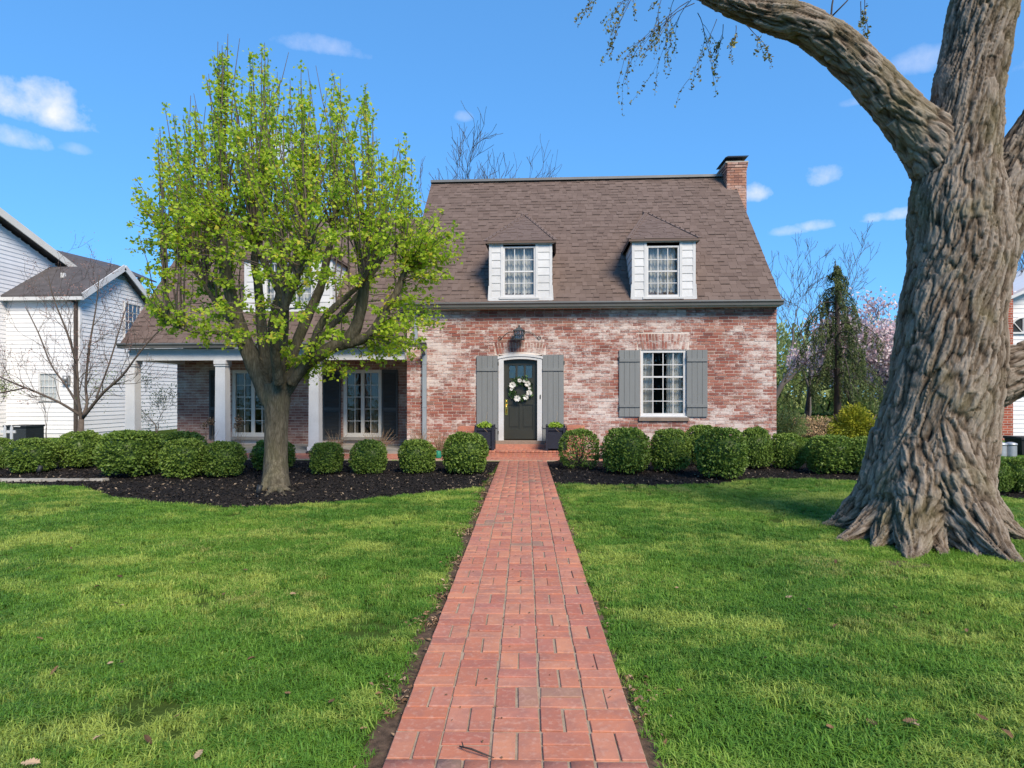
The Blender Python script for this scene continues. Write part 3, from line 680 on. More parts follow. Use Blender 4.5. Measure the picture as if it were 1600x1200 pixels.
# bell-cast bottom and rake trim
rk = MB()
rk.bar((RXR, YE, ZE-.09), (RXR, YR, ZR-.09), .02, .10); rk.build('rake_trim', M['white'], house); rk = MB()
rk.bar((RXL, YE, ZE-.09), (RXL, YR, ZR-.09), .02, .10)
rk.bar((WLX, WYE, WZE-.09), (WLX, WYR, WZR-.09), .02, .10)
rk.build('rake_trim', M['gutter'], house)
def gutter(x0, x1, y, ztop, name):
    prof = [(0, y+.11, ztop-.125), (0, y+.035, ztop-.125), (0, y+.02, ztop-.07), (0, y-.012, ztop-.035), (0, y-.012, ztop), (0, y+.004, ztop), (0, y+.004, ztop-.03), (0, y+.11, ztop-.045)]
    g = MB(); g.prism(prof, (x0, 0, 0), (x1, 0, 0)); return g.build(name, M['gutter'], house)
gutter(RXL, RXR+.02, YE-.08, ZE+.01, 'gutter'); gutter(WLX-.05, P(667, 536, WYE).x, WYE-.08, WZE+.01, 'gutter')
so = MB(); so.box(RXL+.02, RXR-.02, YE+.03, YF+.0, ZE-.14, ZE-.105); so.build('soffit', M['cream'], house)
dsx = P(663, 600, YF-.1).x
ds = MB(); ds.box(dsx-.05, dsx+.05, YF-.105, YF-.03, .05, WZE-.16); ds.bar((dsx, WYE-.02, WZE-.11), (dsx, YF-.07, WZE-.26), .08, .07); ds.box(dsx-.056, dsx+.056, YF-.11, YF-.025, 1.2, 1.23)
ds.box(dsx-.056, dsx+.056, YF-.11, YF-.025, 2.3, 2.33); ds.box(dsx-.05, dsx+.05, YF-.24, YF-.09, .03, .10)
ds.build('downspout', M['spout'], house)
d2 = MB(); d2x = P(651, 510, YF).x; d2.box(d2x-.04, d2x+.04, YF-.095, YF-.03, WZE+.02, ZE-.1); d2.build('downspout', M['spout'], house)

# chimney
cx0, cx1 = P(1136, 300, YR-.55).x, P(1166, 300, YR-.55).x; cy0, cy1 = YR-.55, YR+.9; cz = P(1150, 254, cy0).z
ch = MB(); ch.box(cx0+.01, cx1-.01, cy0+.01, cy1-.01, 5.0, cz-.02); chim = ch.build('chimney', M['mortar'], house)
cb = []; z = 5.0; k = 0
while z < cz-.03:
    out_ = (.045 if z > cz-.12 else .03 if z > cz-.2 else .012 if z > cz-.28 else 0)
    for (ax, ay, L, base) in ((Vector((1, 0, 0)), Vector((0, -1, 0)), cx1-cx0, Vector((cx0, cy0, 0))), (Vector((0, 1, 0)), Vector((-1, 0, 0)), cy1-cy0, Vector((cx0, cy0, 0))), (Vector((0, 1, 0)), Vector((1, 0, 0)), cy1-cy0, Vector((cx1, cy0, 0)))):
        x = -(.11 if k % 2 else 0)
        while x < L:
            p, q = max(0, x+.005), min(L, x+.215); x += .22
            if q-p > .03: cb.append((base+ax*((p+q)/2)+ay*(out_/2+.004)+Vector((0, 0, z+.036)), (ax*((q-p)/2+(out_ if q-p > .2 else 0)*.3), ay*(out_/2+.008), Vector((0, 0, .033)))))
    z += .077; k += 1
place_pieces(cb, 'brick', unit_brick, M['chim_brick'], chim, 0, 'chimney_bricks')
cc = MB(); cc.box(cx0-.05, cx1+.05, cy0-.05, cy1+.05, cz-.02, cz+.03); cc.build('chimney_crown', M['stone'], chim)
cp = MB(); xm = (cx0+cx1)/2
for sx in (-.2, .2):
    for sy in (cy0+.15, cy0+.75): cp.box(xm+sx-.012, xm+sx+.012, sy-.012, sy+.012, cz+.03, cz+.16)
cp.prism([(xm-.36, cy0-.1, cz+.13), (xm+.30, cy0-.1, cz+.13), (xm+.36, cy0-.02, cz+.2), (xm-.26, cy0-.02, cz+.2)], (0, 0, 0), (0, 1.1, .02)); cp.build('chimney_cap', M['lead'], chim)

# ---- windows
def window(x0, x1, z0, z1, Y, cols, rows, name, parent, fmat, fw=.05, split=None, cur=None, curgap=.0, mid=None, munt=.018):
    """sash window or glazed door: frame, muntins and one pane each; Y is the glass plane"""
    f = MB(); D = .06
    f.box(x0, x0+fw, Y-.045, Y+D, z0, z1); f.box(x1-fw, x1, Y-.045, Y+D, z0, z1)
    f.box(x0+fw, x1-fw, Y-.043, Y+D, z1-fw, z1); f.box(x0+fw, x1-fw, Y-.043, Y+D, z0, z0+fw*1.3)
    fo = f.build(name, fmat, parent)
    a0, a1, b0, b1 = x0+fw, x1-fw, z0+fw*1.3, z1-fw; m = MB()
    xe = [a0+(a1-a0)*i/cols for i in range(cols+1)]; ze = [b0+(b1-b0)*i/rows for i in range(rows+1)]
    for i in range(1, cols):
        w = munt if not (mid and i == mid) else .10
        m.box(xe[i]-w/2, xe[i]+w/2, Y-.02-(.02 if w > .05 else 0), Y+.02, b0, b1)
    for j in range(1, rows):
        w = munt if j != split else munt*2.0
        m.box(a0, a1, Y-(.026 if j == split else .017), Y+.017, ze[j]-w/2, ze[j]+w/2)
    m.build('muntins', fmat, fo)
    pm = bpy.data.meshes.new('pane'); hw, hz = (a1-a0)/cols/2, (b1-b0)/rows/2
    pm.from_pydata([(-hw, 0, -hz), (hw, 0, -hz), (hw, 0, hz), (-hw, 0, hz)], [], [(0, 1, 2, 3)]); pm.materials.append(M['glass'])
    for i in range(cols):
        for j in range(rows):
            o = bpy.data.objects.new('pane', pm); col.objects.link(o); o.parent = fo; o.location = ((xe[i]+xe[i+1])/2, Y, (ze[j]+ze[j+1])/2); o.rotation_euler = (rng.uniform(-.012, .012), 0, rng.uniform(-.012, .012))
    if cur:
        for (ca, cb_) in cur:
            c = MB(); n = 40; xa, xb = a0+(a1-a0)*ca, a0+(a1-a0)*cb_; pts = [(xa+(xb-xa)*i/n, Y+.13+.02*math.sin(i*1.3)+.012*math.sin(i*.61+1)) for i in range(n+1)]
            for i in range(n): c.poly([(pts[i][0], pts[i][1], b0-.05), (pts[i+1][0], pts[i+1][1], b0-.05), (pts[i+1][0], pts[i+1][1], b1+.05), (pts[i][0], pts[i][1], b1+.05)], sm=True)
            c.build('curtain', M[curgap or 'curtain'], fo)
    return fo
window(wx0, wx1, wz0+.02, wz1, YF+.06, 4, 5, 'window', house, M['white'], .062, split=3, cur=[(0, .26), (.62, 1)])
sl = MB(); sl.box(wx0-.05, wx1+.06, YF-.06, YF+.1, wz0-.09, wz0+.0); sl.build('window_sill', M['sill'], house)
ws_ = MB(); ws_.box(wx0-.03, wx1+.03, YF-.045, YF+.1, wz0+.003, wz0+.035); ws_.build('window_stool', M['white'], house)

def shutter(x0, x1, z0, z1, Y, mat, battens, label=None):
    s = MB(); n = 4; w = (x1-x0)/n
    for i in range(n): s.box(x0+w*i+.003, x0+w*(i+1)-.003, Y-.045-.002*(i % 2), Y-.015, z0, z1)
    s.box(x0+.01, x1-.01, Y-.022, Y-.006, z0+.01, z1-.01)
    so_ = s.build('shutter', mat, house)
    for zb in battens:
        b = MB(); b.box(x0+.005, x1-.005, Y-.07, Y-.046, zb-.035, zb+.035); b.build('batten', mat, so_)
    h = MB()
    for zz in (z0+.2, z1-.2): h.box(x0-.012 if x0 > 0 else x1-.01, (x0-.012 if x0 > 0 else x1-.01)+.03, Y-.05, Y-.01, zz-.04, zz+.04)
    h.build('hinge', M['iron'], so_)
Zs = lambda py: P(1036, py, YF).z
shutter(P(967, 600, YF).x, P(1000, 600, YF).x, Zs(651), Zs(547), YF, M['grey_shutter'], (Zs(634), Zs(563)))
shutter(P(1072.5, 600, YF).x, P(1105, 600, YF).x, Zs(651), Zs(547), YF, M['grey_shutter'], (Zs(634), Zs(563)))
shutter(P(745, 600, YF).x, dx0-.012, .36, Zs(555), YF, M['grey_shutter'], (Zs(667), Zs(577)))
shutter(dx1+.012, P(881, 600, YF).x, .36, Zs(554), YF, M['grey_shutter'], (Zs(667), Zs(577)))

# ---- front door
lx0, lx1 = P(787, 600, YF).x, P(839.5, 600, YF).x; ARC = .065
def arc(x, x0, x1, zt, rise): f = (x-(x0+x1)/2)/((x1-x0)/2); return zt-rise*f*f
def arch_strip(mb, x0, x1, y0, y1, fb, ft, n=14):
    for i in range(n):
        a, b = x0+(x1-x0)*i/n, x0+(x1-x0)*(i+1)/n
        mb.hexa([(a, y0, fb(a)), (b, y0, fb(b)), (b, y1, fb(b)), (a, y1, fb(a)), (a, y0, ft(a)), (b, y0, ft(b)), (b, y1, ft(b)), (a, y1, ft(a))])
cs = MB(); cs.box(dx0, lx0, YF-.035, YF+.16, dzb, arc(lx0, dx0, dx1, DTOP, ARC)-.0); cs.box(lx1, dx1, YF-.035, YF+.16, dzb, arc(lx1, dx0, dx1, DTOP, ARC))
arch_strip(cs, lx0, lx1, YF-.034, YF+.16, lambda x: arc(x, lx0, lx1, dzt, .035), lambda x: arc(x, dx0, dx1, DTOP, ARC))
arch_strip(cs, dx0-.02, dx1+.02, YF-.055, YF+.02, lambda x: arc(x, dx0, dx1, DTOP, ARC)-.03, lambda x: arc(x, dx0, dx1, DTOP, ARC)+.03)
cs.build('door_casing', M['white'], house)
dl = MB(); YD = YF+.10; arch_strip(dl, lx0+.004, lx1-.004, YD+.012, YD+.045, lambda x: dzb+.03, lambda x: arc(x, lx0, lx1, dzt, .035)-.004)
W = lx1-lx0; H = dzt-dzb; fx = lambda f: lx0+W*f; fzz = lambda f: dzb+.03+(H-.03)*f
st = [(0.005, .13), (.87, .995)]
for a, b in st: dl.box(fx(a), fx(b), YD-.012, YD+.012, fzz(.0), fzz(.955))
for a, b in ((0.0, .12), (.43, .49), (.70, .76), (.925, .955)): dl.box(fx(.13), fx(.87), YD-.010, YD+.012, fzz(a), fzz(b))
dl.box(fx(.46), fx(.54), YD-.008, YD+.012, fzz(.12), fzz(.43))
for i in (1, 2): dl.box(fx(.13+.74*i/3-.03), fx(.13+.74*i/3+.03), YD-.008, YD+.012, fzz(.76), fzz(.925))
for a, b in ((.17, .42), (.58, .83)): dl.box(fx(a), fx(b), YD-.002, YD+.012, fzz(.155), fzz(.395))
dl.box(fx(.17), fx(.83), YD-.002, YD+.012, fzz(.515), fzz(.675))
door = dl.build('front_door', M['door'], house)
for i in range(3):
    g = MB(); g.box(fx(.16+.74*i/3), fx(.10+.74*(i+1)/3), YD+.004, YD+.010, fzz(.765), fzz(.92)); g.build('door_lite', M['glass'], door)
hd = MB(); hx = fx(.075); hd.box(hx-.035, hx+.035, YD-.022, YD-.012, fzz(.30), fzz(.50)); hd.lathe((hx, YD-.04, fzz(.47)), [(.0, -.03), (.028, -.02), (.028, .02), (0, .03)], 10)
hd.tube([(hx, YD-.022, fzz(.44)), (hx, YD-.07, fzz(.42)), (hx, YD-.075, fzz(.37)), (hx, YD-.05, fzz(.325)), (hx, YD-.022, fzz(.32))], [.010, .012, .014, .012, .009], 8)
hd.build('door_handle', M['brass'], door)
bl = MB(); bl.box(dx1-.055, dx1-.03, YF-.05, YF-.034, 1.42, 1.52); bl.build('doorbell', M['iron'], house)
th = MB(); th.box(dx0-.06, dx1+.08, YF-.16, YF+.2, dzb-.08, dzb+.0); th.build('door_sill', M['sill'], house)

# ---- dormers
def dormer(x0, x1, Yf, ztop, rz, k, wpx, name_y, apexY, ncol=3, split=2):
    zb = rz(Yf)+.02; Yb = Yf+(ztop-rz(Yf))/k
    d = MB(); t = .03
    w0, w1 = wpx[0]-.03, wpx[1]+.03; d.box(x0, w0, Yf, Yf+t, zb-.06, ztop); d.box(w1, x1, Yf, Yf+t, zb-.06, ztop); d.box(w0, w1, Yf, Yf+t, zb-.06, wpx[2]-.03)
    for x in (x0, x1-t):   # cheeks
        d.prism([(x, Yf+t, rz(Yf+t)-.05), (x, Yf+t, ztop), (x, Yb, ztop)], (0, 0, 0), (t, 0, 0))
    o = d.build('dormer', M['white'], house)
    tr = MB()
    for xa, xb in ((x0-.012, x0+.055), (x1-.055, x1+.012)): tr.box(xa, xb, Yf-.022, Yf-.001, zb-.02, ztop)
    for xa, xb in ((wpx[0]-.075, wpx[0]-.01), (wpx[1]+.01, wpx[1]+.075)): tr.box(xa, xb, Yf-.026, Yf-.001, wpx[2]-.04, ztop-.02)
    tr.box(wpx[0]-.11, wpx[1]+.11, Yf-.05, Yf-.001, wpx[2]-.085, wpx[2]-.035)
    tr.box(x0-.05, x1+.05, Yf-.06, Yf-.002, ztop-.05, ztop+.015); tr.box(x0-.02, x1+.02, Yf-.03, Yf-.0015, zb-.03, zb+.03)
    # white flashing boards flaring at the foot
    for xa, sx in ((x0, -1), (x1, 1)): tr.bar((xa+sx*.03, Yf-.01, zb-.02), (xa+sx*.01, Yf-.01, zb+.35), .03, .03)
    tr.build('trim', M['white'], o)
    n = 7; hh = (ztop-.06-zb-.03)/n
    for j in range(n):
        za = zb+.03+hh*j
        for xa, xb in ((x0+.056, wpx[0]-.076), (wpx[1]+.076, x1-.056)):
            c = MB(); c.hexa([(xa, Yf-.020, za+.004), (xb, Yf-.020, za+.004), (xb, Yf-.001, za+.004), (xa, Yf-.001, za+.004), (xa, Yf-.008, za+hh-.003), (xb, Yf-.008, za+hh-.003), (xb, Yf-.001, za+hh-.003), (xa, Yf-.001, za+hh-.003)]); c.build('clapboard', M['white'], o)
        yb0 = Yf+max(.05, (za-rz(Yf))/k); yb1 = Yf+(za+hh-rz(Yf))/k
        for x, sx in ((x0, -1), (x1, 1)):
            c = MB(); e0, e1 = sx*.018, sx*.006
            c.hexa([(x, Yf+.0, za+.004), (x+e0, Yf, za+.004), (x+e0, yb0, za+.004), (x, yb0, za+.004), (x, Yf, za+hh-.003), (x+e1, Yf, za+hh-.003), (x+e1, yb1, za+hh-.003), (x, yb1, za+hh-.003)]); c.build('clapboard', M['white'], o)
    window(wpx[0]-.01, wpx[1]+.01, wpx[2]-.03, wpx[3], Yf+.04, ncol, 4, 'window', house, M['white'], .042, split=split, cur=[(0, 1)])
    # hipped cap: three triangles of shingles and hip caps
    ov = .10; A = Vector(((x0+x1)/2, apexY, rz(apexY)+.03)); zl = ztop+.015
    Lf, Rf = Vector((x0-ov, Yf-ov, zl)), Vector((x1+ov, Yf-ov, zl)); yb = Yf+(zl-rz(Yf))/k+.03; Lb, Rb = Vector((x0-ov, yb, zl)), Vector((x1+ov, yb, zl))
    r = MB()
    for tri in ((Lf, Rf, A), (Rf, Rb, A), (Lb, Lf, A)): r.prism(list(tri), (0, 0, -.05), (0, 0, 0))
    r.build('dormer_roof', M['shingle'], o)
    v = (A-(Lf+Rf)/2); sl_ = v.length; v.normalize(); half = (Rf-Lf).length/2
    plist = shingles((Lf+Rf)/2+Vector((0, 0, .004)), U, v, lambda q: (-half*(1-q/sl_), half*(1-q/sl_)) if q < sl_-.1 else None, .15)
    for (p0, p1) in ((Rf, Rb), (Lb, Lf)):
        e = (p1-p0); eL = e.length; e.normalize(); t_ = (A-p0).dot(e); foot = p0+e*t_; w_ = A-foot; wl = w_.length; w_.normalize()
        def sp(q, eL=eL, t_=t_, wl=wl):
            f = q/wl
            return (f*t_, eL+(t_-eL)*f) if f < .93 else None
        plist += shingles(p0+Vector((0, 0, .004)), e, w_, sp, .15)
    g = MB()
    for c, (ax, ay, az) in plist: g.obox(c, ax, ay, az, rng.random())
    tag(g.build('dormer_shingles', M['shingle'], o), kind='stuff')
    hc = MB()
    for p in (Lf, Rf): hc.bar(p+Vector((0, 0, .02)), A+Vector((0, 0, .02)), .11, .018)
    hc.obox(A+Vector((0, -.02, .02)), (.1, 0, 0), (0, .08, .05), (0, -.01, .012)); hc.build('hip_cap', M['shingle'], o)
DY = 15.80
def dpx(a): return P(a, 430, DY).x
DT = P(812, 379, DY).z
dormer(dpx(765), dpx(862), DY, DT, roofz, KS, (dpx(787), dpx(836), P(812, 462, DY).z, P(812, 385, DY).z), 0, 18.55)
dormer(dpx(988), dpx(1086), DY, DT, roofz, KS, (dpx(1011), dpx(1061), P(1036, 462, DY).z, P(1036, 384, DY).z), 0, 18.55)
WDY = 16.35
dormer(P(383, 440, WDY).x, P(519, 440, WDY).x, WDY, P(450, 404, WDY).z, wroofz, WK, (P(415, 440, WDY).x, P(488, 440, WDY).x, P(450, 476, WDY).z, P(450, 410, WDY).z), 0, 18.4, 6)

# ---- porch
PB = P(420, 563, 15.85).z
pb = MB(); pb.box(WLX+.12, XL-.003, 15.72, 15.98, PB, WZE-.115); pb.box(WLX+.10, XL-.003, 15.70, 16.0, PB+.20, PB+.235)
pb.box(WLX+.12, WLX+.38, 15.98, YB-.003, PB+.002, WZE-.115); pb.build('porch_beam', M['white'], house)
pc_ = MB(); pc_.box(WLX+.38, XL-.004, 15.98, YB-.004, PB+.24, PB+.28); pc_.build('porch_ceiling', M['cream'], house)
fl = MB(); fl.box(WLX-.1, XL-.004, 15.72, YB+.0, -.05, .09)
pf = fl.build('porch_floor', M['slate'], house)
st = MB(); y = 15.72
for j, wdt in enumerate((.55, .7, .6)):
    x = WLX-.1+(.3 if j % 2 else 0)
    while x < XL-.1:
        L = rng.choice((.6, .8, 1.0)); st.box(x+.006, min(x+L, XL-.02)-.006, y+.006, min(y+wdt, YB-.01)-.006, .085, .098+rng.uniform(0, .003), rng.random()); x += L
    y += wdt
st.build('flagstones', M['slate'], pf)
for cx, w in ((208, .27), (348, .28), (493, .27)):
    X = P(cx, 620, 15.85).x; c = MB(); a = w/2
    c.hexa([(X-a, 15.85-a, .2), (X+a, 15.85-a, .2), (X+a, 15.85+a, .2), (X-a, 15.85+a, .2), (X-a*.92, 15.85-a*.92, PB-.1), (X+a*.92, 15.85-a*.92, PB-.1), (X+a*.92, 15.85+a*.92, PB-.1), (X-a*.92, 15.85+a*.92, PB-.1)])
    co = c.build('column', M['white'], house)
    k = MB(); k.box(X-a-.012, X+a+.012, 15.85-a-.012, 15.85+a+.012, PB-.15, PB-.12); k.box(X-a-.02, X+a+.02, 15.85-a-.02, 15.85+a+.02, PB-.1, PB-.001); k.build('capital', M['white'], co)
    k = MB(); k.box(X-a-.025, X+a+.025, 15.85-a-.025, 15.85+a+.025, .0985, .199); k.build('column_base', M['white'], co)
for (a, b) in fdoors:
    window(a, b, fz0+.02, fz1, YB+.05, 4, 5, 'french_door', house, M['cream'], .09, cur=[(0, .30), (.70, 1)], curgap='tan_curtain', mid=2)
    s = MB(); s.box(a-.03, b+.03, YB-.12, YB+.1, fz0-.06, fz0+.018); s.build('door_step', M['slate'], house)
def louvre(x0, x1, z0, z1):
    f = MB(); Y = YB; f.box(x0, x0+.05, Y-.05, Y-.01, z0, z1); f.box(x1-.05, x1, Y-.05, Y-.01, z0, z1)
    for z in (z0, z0+(z1-z0)*.42, z1-.08): f.box(x0+.05, x1-.05, Y-.049, Y-.011, z, z+.08)
    f.box(x0+.04, x1-.04, Y-.016, Y-.012, z0+.05, z1-.05)
    fo = f.build('louvred_shutter', M['dark_shutter'], house); g = MB(); z = z0+.10
    while z < z1-.1:
        if not (abs(z-(z0+(z1-z0)*.42)-.03) < .07): g.obox(((x0+x1)/2, Y-.03, z), ((x1-x0)/2-.05, 0, 0), (0, .014, -.014), (0, .003, .003))
        z += .04
    g.build('louvres', M['dark_shutter'], fo)
for a, b in ((328, 343), (505, 533), (597, 622), (429, 450)): louvre(P(a, 600, YB).x, P(b, 600, YB).x, fz0-.05, fz1+.0)

# ---- stoop, piers
sp = MB(); sx0, sx1 = P(742, 700, 15.4).x-.1, P(885, 700, 15.4).x+.1
sp.box(sx0, sx1, 15.12, YF-.0, -.02, .165)
stoop = tag(sp.build('brick_stoop', M['walk_mortar']), 'low red brick stoop below the front door', kind='structure')
pl = []; k = 0
x = sx0+.05
while x < sx1-.03:
    pl.append((Vector((x, 15.205, .150)), math.pi/2)); x += .1045
y = 15.36
while y < 15.95:
    x = sx0+.1+(.1 if k % 2 else 0)
    while x < sx1-.08: pl.append((Vector((x, y, .150)), 0.0)); x += .2124
    y += .106; k += 1
join_copies('stoop_bricks', pavers, pl, M['walk_brick'], stoop)
g = MB(); x = sx0
while x < sx1-.1:
    g.box(x+.004, x+.1, 15.108, 15.2, .10, .166, rng.random()); g.box(x+.004, x+.1, 15.11, 15.2, .026, .094, rng.random()); x += .1045
tag(g.build('riser_bricks', M['walk_brick'], stoop), kind='stuff')
s2 = MB(); s2.box(dx0-.10, dx1+.12, YF-.22, YF-.01, .166, dzb-.081); s2.build('sill_riser', M['walk_brick'], stoop)
pier_brick = unit_brick.copy(); pier_brick.materials.clear(); pier_brick.materials.append(M['walk_brick'])
for pxa, pxb, pt, lab in ((716, 741, 664, 'low brick pier beside the stoop on the porch side'), (886, 913, 662, 'low brick pier beside the stoop on the window side')):
    x0, x1 = P(pxa, 670, 15.5).x, P(pxb, 670, 15.5).x; zt = P(800, pt+5, 15.4).z; c = MB(); c.box(x0+.008, x1-.008, 15.408, 15.93, -.02, zt-.01); po = tag(c.build('brick_pier', M['mortar']), lab, 'pier')
    bl_ = []; z = .0; k = 0
    while z < zt-.02:
        for (ax, ay, L, base) in ((Vector((1, 0, 0)), Vector((0, -1, 0)), x1-x0, Vector((x0, 15.4, 0))), (Vector((0, 1, 0)), Vector((-1, 0, 0)), .53, Vector((x0, 15.4, 0))), (Vector((0, 1, 0)), Vector((1, 0, 0)), .53, Vector((x1, 15.4, 0)))):
            x = -(.11 if k % 2 else 0)
            while x < L:
                p, q = max(0, x+.005), min(L, x+.215); x += .22
                if q-p > .03: bl_.append((base+ax*((p+q)/2)-ay*.02+Vector((0, 0, z+.036)), (ax*((q-p)/2), ay*.024, Vector((0, 0, .033)))))
        z += .077; k += 1
    y = 15.4
    while y < 15.9: bl_.append((Vector(((x0+x1)/2, y+.05, zt-.005)), (Vector(((x1-x0)/2+.01, 0, 0)), Vector((0, .047, 0)), Vector((0, 0, .03))))); y += .104
    for c_, (ax, ay, az) in bl_:
        o = bpy.data.objects.new('brick', pier_brick); col.objects.link(o); o.parent = po
        o.matrix_local = Matrix(((ax.x, ay.x, az.x, c_.x), (ax.y, ay.y, az.y, c_.y), (ax.z, ay.z, az.z, c_.z), (0, 0, 0, 1)))

# ------------------------------------------------------------------ the old tree by the lawn
def PR(px, py, Y, w):
    r = ray(px, py); s = Y/r.y; return Vector((r.x*s, Y, EYE+r.z*s)), w/2/FPX*s
def smooth_path(pts, rad, n):
    """Catmull-Rom resample"""
    out, ro = [], []; m = len(pts)
    for i in range(m-1):
        p0, p1, p2, p3 = pts[max(i-1, 0)], pts[i], pts[i+1], pts[min(i+2, m-1)]
        for k in range(n):
            t = k/n; out.append(.5*((2*p1)+(p2-p0)*t+(2*p0-5*p1+4*p2-p3)*t*t+(3*p1-p0-3*p2+p3)*t**3)); ro.append(rad[i]+(rad[i+1]-rad[i])*t)
    out.append(pts[-1]); ro.append(rad[-1]); return out, ro
def big_tree():
    T = empty('old_tree', Vector((P(1448, 832, 6.95).x, 6.95, 0)), 'massive old tree with deeply furrowed bark and spreading limbs', 'tree')
    YT = 6.95
    defs = [[(1448, 880, YT, 212), (1448, 842, YT, 200), (1450, 800, YT, 192), (1455, 740, YT, 180), (1461, 690, YT, 172), (1470, 630, YT, 168), (1481, 560, YT, 162), (1487, 490, YT, 156), (1500, 415, YT, 152), (1498, 340, YT, 146), (1495, 270, YT, 126), (1505, 200, YT, 110), (1519, 100, YT, 98), (1538, 0, YT, 98), (1560, -110, YT, 88), (1590, -260, YT-.1, 66), (1600, -430, YT-.3, 40)],
            [(1500, 320, YT, 100), (1462, 240, YT, 94), (1428, 196, YT-.02, 82), (1392, 158, YT-.03, 70), (1350, 112, YT-.05, 64), (1303, 66, YT-.05, 58), (1252, 36, YT-.05, 54), (1200, 24, YT, 50), (1140, 2, YT, 45), (1050, -45, YT+.1, 38), (940, -85, YT+.2, 29), (820, -120, YT+.3, 18)],
            [(1518, 430, YT, 104), (1553, 350, YT, 108), (1596, 268, YT-.03, 100), (1640, 190, YT-.08, 88), (1700, 90, YT-.2, 72), (1770, -60, YT-.3, 38), (1840, -220, YT-.4, 24)],
            [(1490, 612, YT, 112), (1545, 592, YT-.02, 96), (1600, 574, YT-.05, 82), (1670, 552, YT-.1, 72), (1780, 500, YT-.2, 66), (1900, 400, YT-.3, 40)]]
    paths = []
    for d in defs:
        q = [PR(a[0], a[1], a[2], a[3]*.93) for a in d]; paths.append(smooth_path([a for a, _ in q], [b for _, b in q], 5))
    base = Vector((P(1450, 830, YT).x, YT, 0))
    for (px, py, r0, hz) in [(1286, 824, .24, .80), (1312, 846, .19, .55), (1365, 858, .21, .62), (1425, 872, .24, .70), (1478, 866, .18, .55), (1528, 872, .23, .66), (1592, 884, .25, .95), (1622, 846, .22, .7), (1350, 800, .18, .5), (1570, 805, .2, .6), (1470, 798, .18, .5)]:
        e = G(px, py); dv = (e-base); L = dv.length; dn = dv.normalized(); side = Vector((-dn.y, dn.x, 0))*rng.uniform(-.06, .06)
        c0 = Vector((base.x, base.y, hz+.25))+dn*.22
        pts = [c0, base+dn*(.40)+Vector((0, 0, hz*.62)), base+dn*(.40+.42*(L-.40))+side+Vector((0, 0, hz*.24)), base+dn*(L*.86)+side*.5+Vector((0, 0, .035)), e+dn*.10+Vector((0, 0, -.05))]
        paths.append(smooth_path(pts, [r0*1.25, r0*1.15, r0*.75, r0*.36, .03], 5))
    g = MB()
    for p, r in paths: g.tube(p, r, 20)
    tmp = bpy.data.meshes.new('tmp'); tmp.from_pydata(g.v, [], g.f); tmp.update(); ob = bpy.data.objects.new('tmp', tmp); col.objects.link(ob)
    md = ob.modifiers.new('r', 'REMESH'); md.mode = 'VOXEL'; md.voxel_size = .0135; md.use_smooth_shade = True
    s = ob.modifiers.new('s', 'SMOOTH'); s.iterations = 6; s.factor = .5
    dg = bpy.context.evaluated_depsgraph_get(); me = bpy.data.meshes.new_from_object(ob.evaluated_get(dg)); bpy.data.objects.remove(ob)
    nv = len(me.vertices); co = np.empty(nv*3, np.float32); me.vertices.foreach_get('co', co); co = co.reshape(-1, 3).astype(float)
    no = np.empty(nv*3, np.float32); me.vertex_normals.foreach_get('vector', no); no = no.reshape(-1, 3).astype(float)
    best = np.full(nv, 1e9); B = np.zeros((nv, 3))
    for pi, (p, r) in enumerate(paths):
        e1 = None; v = 0.0; bd = np.full(nv, 1e9); br = np.zeros(nv); BB = np.zeros((nv, 3))
        for i in range(len(p)-1):
            a = np.array(p[i]); b = np.array(p[i+1]); ab = b-a; L = np.linalg.norm(ab); t = ab/max(L, 1e-9)
            if e1 is None: e1 = np.array(Vector(t).orthogonal().normalized())
            e1 = e1-t*(e1@t); e1 /= np.linalg.norm(e1); e2 = np.cross(t, e1)
            f = np.clip(((co-a)@t)/max(L, 1e-9), 0, 1); q = co-(a+f[:, None]*ab); dist = np.linalg.norm(q, axis=1)
            k = dist < bd; bd[k] = dist[k]; br[k] = r[i]+(r[i+1]-r[i])*f[k]
            ang = np.arctan2(q[k]@e2, q[k]@e1)+(v+f[k]*L)*(-.40 if pi == 0 else .2); R = max(np.mean(r), .12)
            BB[k] = np.stack([np.cos(ang)*R, np.sin(ang)*R, (v+f[k]*L)*.21+pi*3.1], 1); v += L
        k = bd-br < best; best[k] = (bd-br)[k]; B[k] = BB[k]
    fur = np.empty(nv); amp = np.clip(co[:, 2], 0, 1)
    for i in range(nv):
        q = Vector(B[i]); w = mnoise.noise(q*5)*.35; q2 = q+Vector((w*.10, w*.10, w*.08))
        a = abs(mnoise.noise(q2*17)); b = abs(mnoise.noise(q2*36+Vector((5, 1, 2)))); ce = mnoise.cell(q2*24); c = mnoise.noise(q2*3)
        fur[i] = min(1, a*4.2)**.7*.52+min(1, b*3.2)*.20+ce*.22+c*.12
    lump = np.array([mnoise.noise(Vector(c)*2.2) for c in co])
    co2 = co+no*((fur-.5)*.046+lump*.034)[:, None]
    me.vertices.foreach_set('co', co2.astype(np.float32).ravel())
    at = me.attributes.new('bark', 'FLOAT_VECTOR', 'POINT'); at.data.foreach_set('vector', B.astype(np.float32).ravel())
    at = me.attributes.new('furrow', 'FLOAT', 'POINT'); at.data.foreach_set('value', fur.astype(np.float32))
    me.update(); me.polygons.foreach_set('use_smooth', np.ones(len(me.polygons), bool)); me.materials.clear()
    link('trunk', me, M['old_bark'], T)
    # drooping twigs with opening buds
    tw = MB(); C, D = [], []
